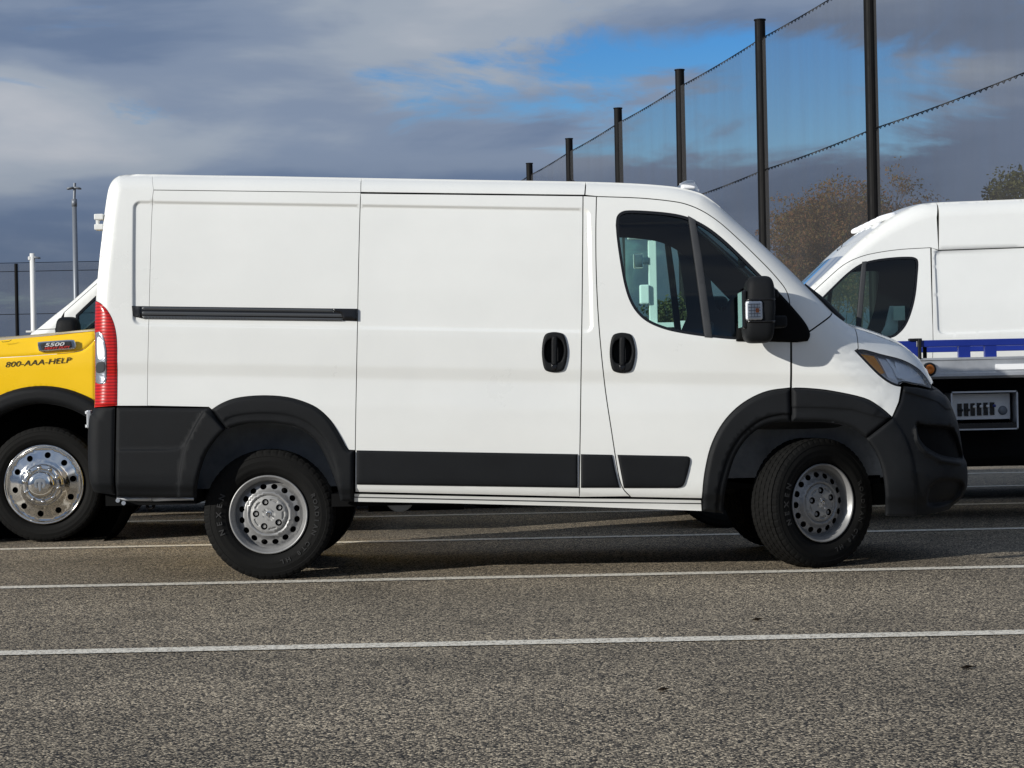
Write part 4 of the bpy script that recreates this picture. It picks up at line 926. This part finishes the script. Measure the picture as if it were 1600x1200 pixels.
MB().box((cx0 + .014, YT + .11, cz0 + .012), (cx1 - .014, YT + .23, cz0 + .05)).obj('control_tray', 'gloss_black', truck)
for k in range(6):
    q = D(1508.5 + k * 10.3, 641.3 - k * .45)
    MB().box((q.x - .0165, YT + .192, q.z - .045), (q.x + .0165, YT + .2, q.z + .048)).obj('lever_slot', 'gloss_black', pan)
    kz = q.z + (.022 if k > 1 else .0)
    MB().tube([(q.x, YT + .20, kz), (q.x, YT + .13, kz)], .005, 6).obj('lever', 'chrome', pan)
    superell((q.x, YT + .125, kz), (.013, .013, .011), .9, 8, 10).obj('lever_knob', 'blue_paint' if k == 5 else ('black_print' if k < 2 else 'panel_white'), pan, smooth=True)
q = D(1577, 641.5); MB().lathe([(0, .185), (.026, .185), (.032, .190), (.034, .2)], 20, (q.x, YT, q.z)).obj('gauge', 'lamp_grey', pan, smooth=True)
# light pylon and headboard at the head of the deck
px_ = D(1024, 440); x = px_.x
pyl = MB().box((x - .03, YT + .25, 1.17), (x + .03, YT + .31, 2.25), .006).obj('light_pylon', 'panel_white', truck)
p = D(1018, 405); MB().box((x - .14, YT + .22, p.z - .05), (x - .07, YT + .30, p.z + .06), .01).box((x - .09, YT + .24, p.z - .02), (x - .03, YT + .28, p.z + .03)).obj('work_lamp', 'chrome', pyl)
p = D(1015, 455); MB().box((x - .10, YT + .22, p.z - .08), (x - .03, YT + .30, p.z + .06), .01).obj('work_lamp', 'lens_white', pyl)
p = D(1015, 367); MB().box((x - .18, YT + .22, 2.13), (x - .03, YT + .32, 2.18), .01).obj('beacon', 'lens_white', pyl)
for zz in (1.20, 1.30, 1.39, 1.475): MB().box((x + .02, YT + .22, zz), (x + .23, YT + .26, zz + .035)).obj('headboard_rail', 'panel_white', truck)
MB().box((x + .19, YT + .215, 1.18), (x + .235, YT + .262, 1.52)).obj('headboard_post', 'panel_white', truck)
MB().box((x - .22, YT + .18, 1.17), (x + .02, YT + .40, 1.50), .02).obj('tool_locker', 'panel_white', truck)

# ================================================================ HIGH-ROOF VANS BEHIND
YH = 18.2
HSIL = [(1120, 738, .2), (1100, 700, .25), (1092, 640, .3), (1100, 585, .3), (1130, 545, .25), (1180, 515, .15), (1213, 492, .12), (1240, 470, .10), (1268, 447, .10), (1295, 422, .10), (1318, 400, .10), (1339, 380, .11), (1365, 359, .12), (1392, 340, .14), (1418, 326, .15), (1440, 319, .15), (1462, 316.5, .15), (1530, 313.8, .15), (1600, 311, .15), (1800, 303.5, .15), (2000, 296, .15), (2085, 293, .15), (2110, 297, .13), (2120, 315, .11), (2130, 400, .10), (2140, 520, .10), (2143, 640, .10), (2143, 716, .10)]
hbase = base_table([(.2, .05), (.5, .01), (.9, 0), (1.13, .013), (1.2, .003), (1.4, .006), (1.7, .03), (2.1, .08), (2.5, .13), (3.0, .2)])
hvan = empty('high_roof_van', (5.3, YH + 1.0, 0))
hx0 = at(1462, 450, YH)[0]
def h_extra(x, b): return .015 * sstep(-rrect_sd(x, b, hx0 + .02, hx0 + 2.9, 1.46, 2.20, .05) / .022 + .5)
Hs = Skin([p[:2] for p in HSIL], [p[2] for p in HSIL], YH, hbase, (-.024, 3.9), h_extra); densify(Hs, 3)
ht = Hs.tr
def hp_(name, o, mat='white_paint', parent=hvan, **k):
    k.setdefault('gap', .003); k.setdefault('nogap', Hs.sil); k.setdefault('grid', .05); return sheet(name, o, Hs.Y, mat, parent, **k)
HSEAM = sm([(1454, 387), (1455, 430), (1456.5, 480), (1458, 532), (1456, 600)], 3)
HTOP = sm([(1262, 464), (1290, 438), (1318, 414), (1345, 401), (1375, 394), (1410, 389.5), (1454, 387)], 4)
HWIN = sm([(1281, 468), (1300, 449), (1322, 428), (1343, 413), (1365, 406), (1395, 402), (1420, 401), (1431, 403), (1435, 410), (1434, 430), (1431, 460), (1425, 486), (1416, 508), (1404, 522), (1392, 528), (1370, 529)], 4) + [(1281, 520)]
def hfeat():
    out = []
    s = dens(Hs.sil, .04, False); Tn = np.gradient(s, axis=0); Tn /= np.linalg.norm(Tn, axis=1)[:, None]; Nn = np.stack((Tn[:, 1], -Tn[:, 0]), 1); _, i, _ = seg_dist(s, Hs.sil, False)
    for k in (.03, .1, .2, .35, .6, 1.0): out.append(s + Nn * (Hs.R[i] * k)[:, None])
    q = dens(np.array([(hx0 + .02, 1.46), (hx0 + 2.9, 1.46), (hx0 + 2.9, 2.2), (hx0 + .02, 2.2)]), .04)
    for d in (-.012, -.006, 0, .006, .012): o = offs(q, d); out.append(np.stack((o[:, 0], o[:, 1] + .024 * (o[:, 0] - 3.9)), 1))
    return np.vstack(out)
HF = hfeat()
hdoor = hp_('front_door', cat(ht(HTOP), ht(HSEAM), ht([(1454, 690), (1290, 690), (1262, 600)])), holes=[ht(HWIN)], feats=HF)
hcap = hp_('high_roof_side', cat(Hs.silrun((1213, 492), (1462, 316.5)), ht([(1464, 340), (1466.5, 391)]), ht(R_(HTOP)), ht([(1250, 490)])), feats=HF)
hp_('roof_side_panel', cat(Hs.silrun((1463, 316.5), (2130, 400)), ht([(2100, 400), (2085, 370), (1466.5, 391)])), feats=HF)
hp_('body_side_panel', cat(ht([(1467, 391.5), (2085, 370.5), (2100, 400.5)]), Hs.silrun((2130, 400), (2143, 716)), ht([(1455, 729), (1456, 600)]), ht([(1458, 532), (1457, 480), (1455.5, 387)])), feats=HF)
hp_('fender', cat(Hs.silrun((1120, 738), (1213, 492)), ht([(1250, 490), (1262, 600), (1290, 690), (1290, 733)])), feats=HF)
HWI = offs(ccw(clean(dens(ht(HWIN), .03))), .02)
hp_('window_frame', ht(HWIN), 'gloss_black', hdoor, holes=[HWI], off=.004, flange=.03)
hp_('window_pane', offs(ccw(clean(dens(ht(HWIN), .03))), .012), 'cab_glass', hdoor, off=.015, gap=0, flange=0, grid=.1)
hp_('window_post', ht([(1347, 409), (1354, 408), (1352, 440), (1345, 516), (1337, 516), (1343, 450)]), 'trim_dark', hdoor, off=0, h=.008, er=.01, gap=0, flange=.03)
hp_('cladding', cat(ht([(1296, 690), (1455, 690), (2138, 668), (2138, 717), (1300, 734)])), 'plastic', h=.02, er=.02)
hm = at3(1283, 505, YH - .16); hmir = superell(hm, (.10, .12, .19), .5, 14, 18).obj('mirror_housing', 'plastic', hdoor, smooth=True)
MB().box((hm.x - .02, hm.y, hm.z - .12), (hm.x + .05, YH + .03, hm.z - .05), .01).obj('mirror_arm', 'plastic', hmir)
for o in list(hvan.children):
    c = copy_tree(o, hvan); c.scale = (1, -1, 1)
def hacross(name, a, b, mat, crown=.02, n=10):
    P = Hs.silrun(a, b); Yn = Hs.silY(P); return strip(name, P, Yn, 2 * (YH + 1.0) - Yn, mat, hvan, n, crown)
hacross('front_face', (1120, 738), (1100, 585), 'plastic'); hacross('hood', (1100, 585), (1213, 492), 'white_paint')
hacross('windshield', (1213, 492), (1318, 400), 'screen_glass', .03); hacross('roof_cap', (1318, 400), (1462, 316.5), 'white_paint', .03)
hacross('roof', (1462, 316.5), (2110, 297), 'white_paint', .03); hacross('rear_door', (2110, 297), (2143, 716), 'white_paint', 0)
hsh = offs(ccw(clean(cat(Hs.sil, ht([(1120, 737)])))), .02)
hsi = sheet('inner_body', hsh, Hs.Y, 'inner_dark', hvan, holes=[HWI], off=.05, flange=0, grid=.15); c = copy_tree(hsi, hvan); c.scale = (1, -1, 1)
hp0 = Hs.silrun((1365, 359), (1700, 306)) - np.array((0, .05)); strip('headliner', hp0, np.full(len(hp0), YH + .25), np.full(len(hp0), YH + 1.75), 'trim_dark', hvan)
x = at(1445, 480, YH)[0]; MB().box((x + .30, YH + .2, .5), (x + .34, YH + 1.8, 2.4)).obj('bulkhead', 'trim_dark', hvan)
for yy in (YH + .45, YH + 1.55):
    x = at(1400, 520, YH)[0]; s_ = superell((x, yy, .82), (.26, .23, .09), .5, 8, 14).obj('cab_seat', 'trim_dark', hvan, smooth=True)
    superell((x + .25, yy, 1.2), (.08, .22, .34), .5, 10, 14, lambda p: [p[0] + .3 * p[2], p[1], p[2]]).obj('seat_backrest', 'trim_dark', s_, smooth=True)
x = at(1300, 530, YH)[0]; superell((x - .15, YH + 1.0, 1.12), (.36, .85, .25), .5, 10, 16).obj('dashboard', 'trim_dark', hvan, smooth=True)
sheet('door_pillar_trim', np.array([at(px, py, YH + .16) for px, py in sm([(1391, 478), (1399, 480), (1403, 500), (1400, 521), (1378, 523), (1384, 508), (1391, 478)], 3)[:-1]]), lambda P: np.full(len(P), YH + .16), 'panel_white', hvan, grid=.05, flange=.04)
a = ht([(1397, 478)])[0]; b = ht([(1416, 500)])[0]; MB().box((a[0], YH + .075, b[1]), (b[0], YH + .078, a[1])).obj('window_notice', 'paper', hvan)
for k in range(5):
    q = ht([(1398, 345)])[0]; yk = YH + .35 + .32 * k
    for_lens = superell((q[0] - .05, yk, q[1] + .045), (.10, .05, .03), .7, 8, 14, lambda p: [p[0], p[1], p[2] + .9 * p[0]]).obj('roof_marker_lamp', 'lens_white', hvan, smooth=True)
q = ht([(1345, 385)])[0]; MB().tube([(q[0] - .06, YH + .9, q[1] + .02), (q[0] + .05, YH + .9, q[1] + .30)], .004, 5).lathe([(.03, -.03), (.03, .03)], 8, (q[0] - .06, YH + .9, q[1] + .01)).obj('antenna', 'rubber', hvan)
for px in (1210, 1930):
    xw = at(px, 700, YH)[0]; 
    for sgn in (-1, 1):
        c = copy_tree(w_rear, hvan, False); c.location = Vector((xw - 5.3, sgn * .785, VAN_R - .003)); c.rotation_euler.z = 0 if sgn < 0 else math.pi
MB().box((at(1120, 700, YH)[0] + .2, YH + .15, .35), (at(2130, 700, YH)[0] - .2, YH + 1.85, .5)).obj('floor_pan', 'inner_dark', hvan)
hv2 = copy_tree(hvan); hv2.location.x -= 6.56; hv2.name = 'high_roof_van'
meta(hvan, 'white high-roof van with roof marker lamps behind the blue-railed truck deck', 'van', 'white high-roof vans behind the truck')
meta(hv2, 'white van behind the yellow hood, only its sloping windshield pillar and black mirror showing', 'van', 'white high-roof vans behind the truck')

# ================================================================ NETTING FENCE
FA = 25.26; VPX = 230.0
FB = -(800 - VPX) / F
def fence_pt(Y): return FA + FB * Y
inv0 = .000876; dinv = .0001558
fence = empty('netting_fence', (fence_pt(72), 72, 0))
meta(fence, 'tall black netting fence on round steel posts, running away behind the vans', 'fence')
posts = []
for k in range(-2, 9):
    Y = F * FA * (inv0 + dinv * k - (.000012 if k == -1 else 0)); posts.append((fence_pt(Y), Y))
PH, CABZ = 16.0, 9.9
def scallop(mb, a, b, r, n, ry):
    a, b = Vector(a), Vector(b); L = (b - a).length; m = max(2, int(L / .42))
    mb.tube([a.lerp(b, t / 12) - Vector((0, 0, .05 * 4 * (t / 12) * (1 - t / 12))) for t in range(13)], r, 5)
    for i in range(m):
        p = a.lerp(b, (i + .5) / m) - Vector((0, 0, .05 * 4 * ((i + .5) / m) * (1 - (i + .5) / m))); q = a.lerp(b, (i + 1.1) / m) - Vector((0, 0, .05 * 4 * ((i + 1) / m) * (1 - (i + 1) / m)))
        mb.tube([p, (p + q) / 2 - Vector((0, 0, ry)), q], r * .8, 4, False)
for k, (x, Y) in enumerate(posts):
    MB().tube([(x, Y, 0), (x, Y, PH)], [.24, .215], 20).tube([(x, Y, PH), (x, Y, PH + .05)], .245, 20).obj('post', 'black_metal', fence, smooth=False)
    if k < len(posts) - 1:
        x2, Y2 = posts[k + 1]; d = Vector((x2 - x, Y2 - Y, 0)).normalized() * .27
        x0_, y0_, x1_, y1_ = x + d.x, Y + d.y, x2 - d.x, Y2 - d.y; n = 12; v = []; f = []
        for i in range(n + 1):
            t = i / n; sag = .05 * 4 * t * (1 - t)
            for z in (0.2, CABZ - sag, PH - .75 - sag): v.append((x0_ + (x1_ - x0_) * t + .05 * math.sin(t * 20 + k), y0_ + (y1_ - y0_) * t, z))
        for i in range(n):
            for j in range(2): a = i * 3 + j; f.append((a, a + 3, a + 4, a + 1))
        mk('net_panel', v, f, 'net', fence, smooth=True)
        for z, ry in ((CABZ, .07), (PH - .75, .08)):
            mb = MB(); scallop(mb, (x0_, y0_, z), (x1_, y1_, z), .020, 0, ry); mb.obj('net_cable', 'black_metal', fence)
        MB().tube([(x0_, y0_, 0), (x0_, y0_, PH - .4)], .03, 5).obj('edge_rope', 'black_metal', fence)
b0, b1 = posts[6], posts[5]
bx_ = posts[6]; MB().tube([(bx_[0], bx_[1], 13.6), (bx_[0] + 1.8, bx_[1] - 9, 11.0)], .12, 8).obj('brace', 'black_metal', fence)
# far fence on the left
yf = 133.0
far_f = empty('netting_fence', (at(25, 500, yf)[0], yf, 0)); meta(far_f, 'distant dark net fence post and its cables beside the white pole', 'fence')
pt = at3(25, 412, yf)
for dx in (-34, -17, 0, 17, 34):
    MB().tube([(pt.x + dx, yf, 0), (pt.x + dx + (.0), yf, pt.z)], [.12, .11], 12).obj('post', 'black_metal', far_f)
for z in (pt.z, pt.z - .55, pt.z - 3.3): MB().tube([(pt.x - 36, yf, z + .1), (pt.x + 36, yf, z)], .022, 5).obj('net_cable', 'black_metal', far_f)
mk('net_panel', [(pt.x - 36, yf, .2), (pt.x + 36, yf, .2), (pt.x + 36, yf, pt.z), (pt.x - 36, yf, pt.z)], [(0, 1, 2, 3)], 'net', far_f)

# ================================================================ LAMP POSTS
yl = 76.0; lt = at3(118, 291, yl); lb = at3(116, 312, yl)
lamp = empty('street_lamp', (lb.x, yl, 0)); meta(lamp, 'tall slim grey lamp post with twin heads beside the parked van', 'street lamp')
MB().tube([(lb.x, yl, 0), (lb.x, yl, lb.z)], [.13, .085], 16).tube([(lb.x, yl, lb.z - .25), (lb.x, yl, lb.z + .02)], .10, 14).obj('pole', 'lamp_grey', lamp, smooth=True)
MB().tube([(lb.x, yl, lb.z), (lb.x + .03, yl, lt.z + .12)], .05, 10).obj('arm', 'lamp_grey', lamp)
for s_ in (-1, 1):
    superell((lb.x + s_ * .13, yl, lt.z - .07), (.14, .16, .045), .7, 8, 14, lambda p: [p[0], p[1], p[2] - .5 * s_ * p[0]]).obj('lamp_head', 'lamp_grey', lamp, smooth=True)
yw_ = 68.0; wt = at3(50.5, 396, yw_)
wp = empty('white_pole', (wt.x, yw_, 0)); meta(wp, 'white pole with paired floodlights at top and low crossarm', 'light pole')
MB().tube([(wt.x, yw_, 0), (wt.x, yw_, wt.z)], [.10, .085], 12).obj('pole', 'lamp_white', wp, smooth=True)
MB().box((wt.x - .13, yw_ - .08, wt.z - .22), (wt.x - .05, yw_ + .1, wt.z - .10), .02).obj('floodlight', 'lamp_white', wp)
superell((wt.x + .15, yw_, wt.z - .14), (.12, .1, .035), .7, 8, 12, lambda p: [p[0], p[1], p[2] - .5 * p[0]]).obj('floodlight', 'lamp_grey', wp, smooth=True)
cz = at(53, 518, yw_)[1]
for s_ in (-1, 1): MB().box((wt.x + s_ * .14 - .10, yw_ - .1, cz - .03), (wt.x + s_ * .14 + .10, yw_ + .1, cz + .03), .01).obj('camera_housing', 'lamp_white', wp)

# ================================================================ TREES
def leaf_cloud(name, centres, n, size, mat, parent, flat=.7):
    rng = np.random.default_rng(abs(hash(name)) % 1000 + len(centres)); v = []; f = []
    C = np.array([c[:3] for c in centres]); Rr = np.array([c[3] for c in centres]); pr = Rr ** 2 / (Rr ** 2).sum()
    idx = rng.choice(len(C), n, p=pr); d = rng.normal(size=(n, 3)); d /= np.linalg.norm(d, axis=1)[:, None]; rad = rng.random(n) ** .45
    P = C[idx] + d * (Rr[idx] * rad)[:, None] * np.array((1, 1, flat))
    A = rng.normal(size=(n, 3)); A /= np.linalg.norm(A, axis=1)[:, None]; B = np.cross(A, rng.normal(size=(n, 3))); B /= np.linalg.norm(B, axis=1)[:, None]; s = size * (.6 + .8 * rng.random(n))[:, None]
    V = np.stack((P - A * s, P + B * s * .45, P + A * s, P - B * s * .45), 1).reshape(-1, 3); Fq = np.arange(4 * n).reshape(-1, 4)
    return mk(name, V, Fq, mat, parent)
def grow(mb, p, d, L, r, depth, tips, rng, spread=.55):
    pts = [p]; q = Vector(p); dd = Vector(d)
    for i in range(4):
        dd = (dd + Vector((rng.uniform(-.16, .16), rng.uniform(-.16, .16), rng.uniform(-.05, .12)))).normalized(); q = q + dd * (L / 4); pts.append(q.copy())
    mb.tube(pts, [r * (1 - .13 * i) for i in range(5)], 5 if depth > 2 else 4, False)
    if depth == 0: tips.append(q); return
    for i in range(rng.choice((3, 4)) if depth > 1 else 3):
        a = pts[rng.choice((2, 3, 4, 4))]; nd = (dd + Vector((rng.uniform(-1, 1), rng.uniform(-1, 1), rng.uniform(-.3, .8))) * spread).normalized()
        grow(mb, a, nd, L * rng.uniform(.62, .82), r * .55, depth - 1, tips, rng, spread)
def tree(name, base_, height, spread, label, cat_, leafmat, nleaf, lsize, seed, bare=0., depth=5, group=None, trunk_h=.12, low_only=None):
    rng = random.Random(seed); root = empty(name, base_); meta(root, label, cat_, group)
    mb = MB(); tips = []; b = Vector(base_); n = max(3, int(spread * 1.1))
    for i in range(n):
        x = (i + .5) / n * 2 - 1
        d = Vector((x * spread / height * 1.5 + rng.uniform(-.1, .1), rng.uniform(-.45, .45), 1)).normalized()
        grow(mb, b + Vector((x * spread * .28, rng.uniform(-.6, .6), 0)), d, height * .31 * (1 - .28 * x * x) * rng.uniform(.9, 1.1), .13, depth, tips, rng)
    mb.obj('trunk', 'bark' if bare < .5 else 'twig', root)
    zmax = max(t.z for t in tips)
    cs = [(t.x, t.y, t.z, rng.uniform(.25, .6)) for t in tips if (low_only is None or t.z < b.z + (zmax - b.z) * (low_only + rng.uniform(-.15, .15)))]
    o = leaf_cloud('crown', cs, nleaf, lsize, leafmat, root); return root, tips
yt = 91.0
def gx(px, Y): return at(px, 600, Y)[0]
tree('autumn_tree', (gx(1318, yt), yt, 0), 11.0, 4.3, 'broad tree with bare reddish twigs above and brown-green leaves below, behind the netting', 'tree', 'leaf_autumn', 80000, .07, 3, bare=1, depth=6, group='trees behind the netting', low_only=.86)
tree('evergreen_tree', (gx(1640, 74), 74, 0), 8.5, 3.0, 'dark green leafy tree top showing above the high-roof van', 'tree', 'leaf_conifer', 26000, .085, 11, depth=5, group='trees behind the netting')
tree('leafy_tree', (gx(1090, 92), 92, 0), 5.8, 3.6, 'low olive green tree seen through the cab window of the cargo van', 'tree', 'leaf_green', 24000, .085, 21, depth=5, group='trees behind the netting')
tree('small_tree', (gx(90, 140), 140, 0), 5.6, 2.2, 'small dark tree rising behind the windshield of the van beside the yellow hood', 'tree', 'leaf_green', 6000, .13, 31, depth=4, group='trees far left')
tree('bushy_tree', (gx(8, 150), 150, 0), 5.4, 1.8, 'round dark tree beside the distant black net post', 'tree', 'leaf_green', 6000, .13, 41, depth=4, group='trees far left')
# far hedge line closing the lot
def hedge():
    cs = []; rng = random.Random(5)
    for i in range(520): cs.append((rng.uniform(-120, 130), rng.uniform(168, 182), rng.uniform(.4, 2.4), rng.uniform(.7, 1.5)))
    o = leaf_cloud('hedge', cs, 42000, .28, 'leaf_green', None); meta(o, 'long dark hedge line along the far edge of the lot', 'hedge', kind='stuff')
hedge()
# ================================================================ SMALL LITTER
for (px, py, s_, lab) in ((1184, 970, .03, 'curled dark dry leaf lying near the front wheel'), (1037, 1080, .024, 'small dark dry leaf on asphalt in front of the parking lines'), (1512, 1045, .032, 'flat brown dry leaf on asphalt beyond the van nose')):
    a, b, c = ray(px, py); Y = -CH / c * b; x = a / b * Y
    v = [(x - s_, Y, .004), (x - s_ * .3, Y - s_ * .6, .016), (x + s_, Y - .1 * s_, .010), (x + s_ * .3, Y + s_ * .7, .006), (x - .1 * s_, Y, .002)]
    meta(mk('dry_leaf', v, [(0, 1, 4), (1, 2, 4), (2, 3, 4), (3, 0, 4)], 'dry_leaf', None), lab, 'leaf', 'fallen leaves')
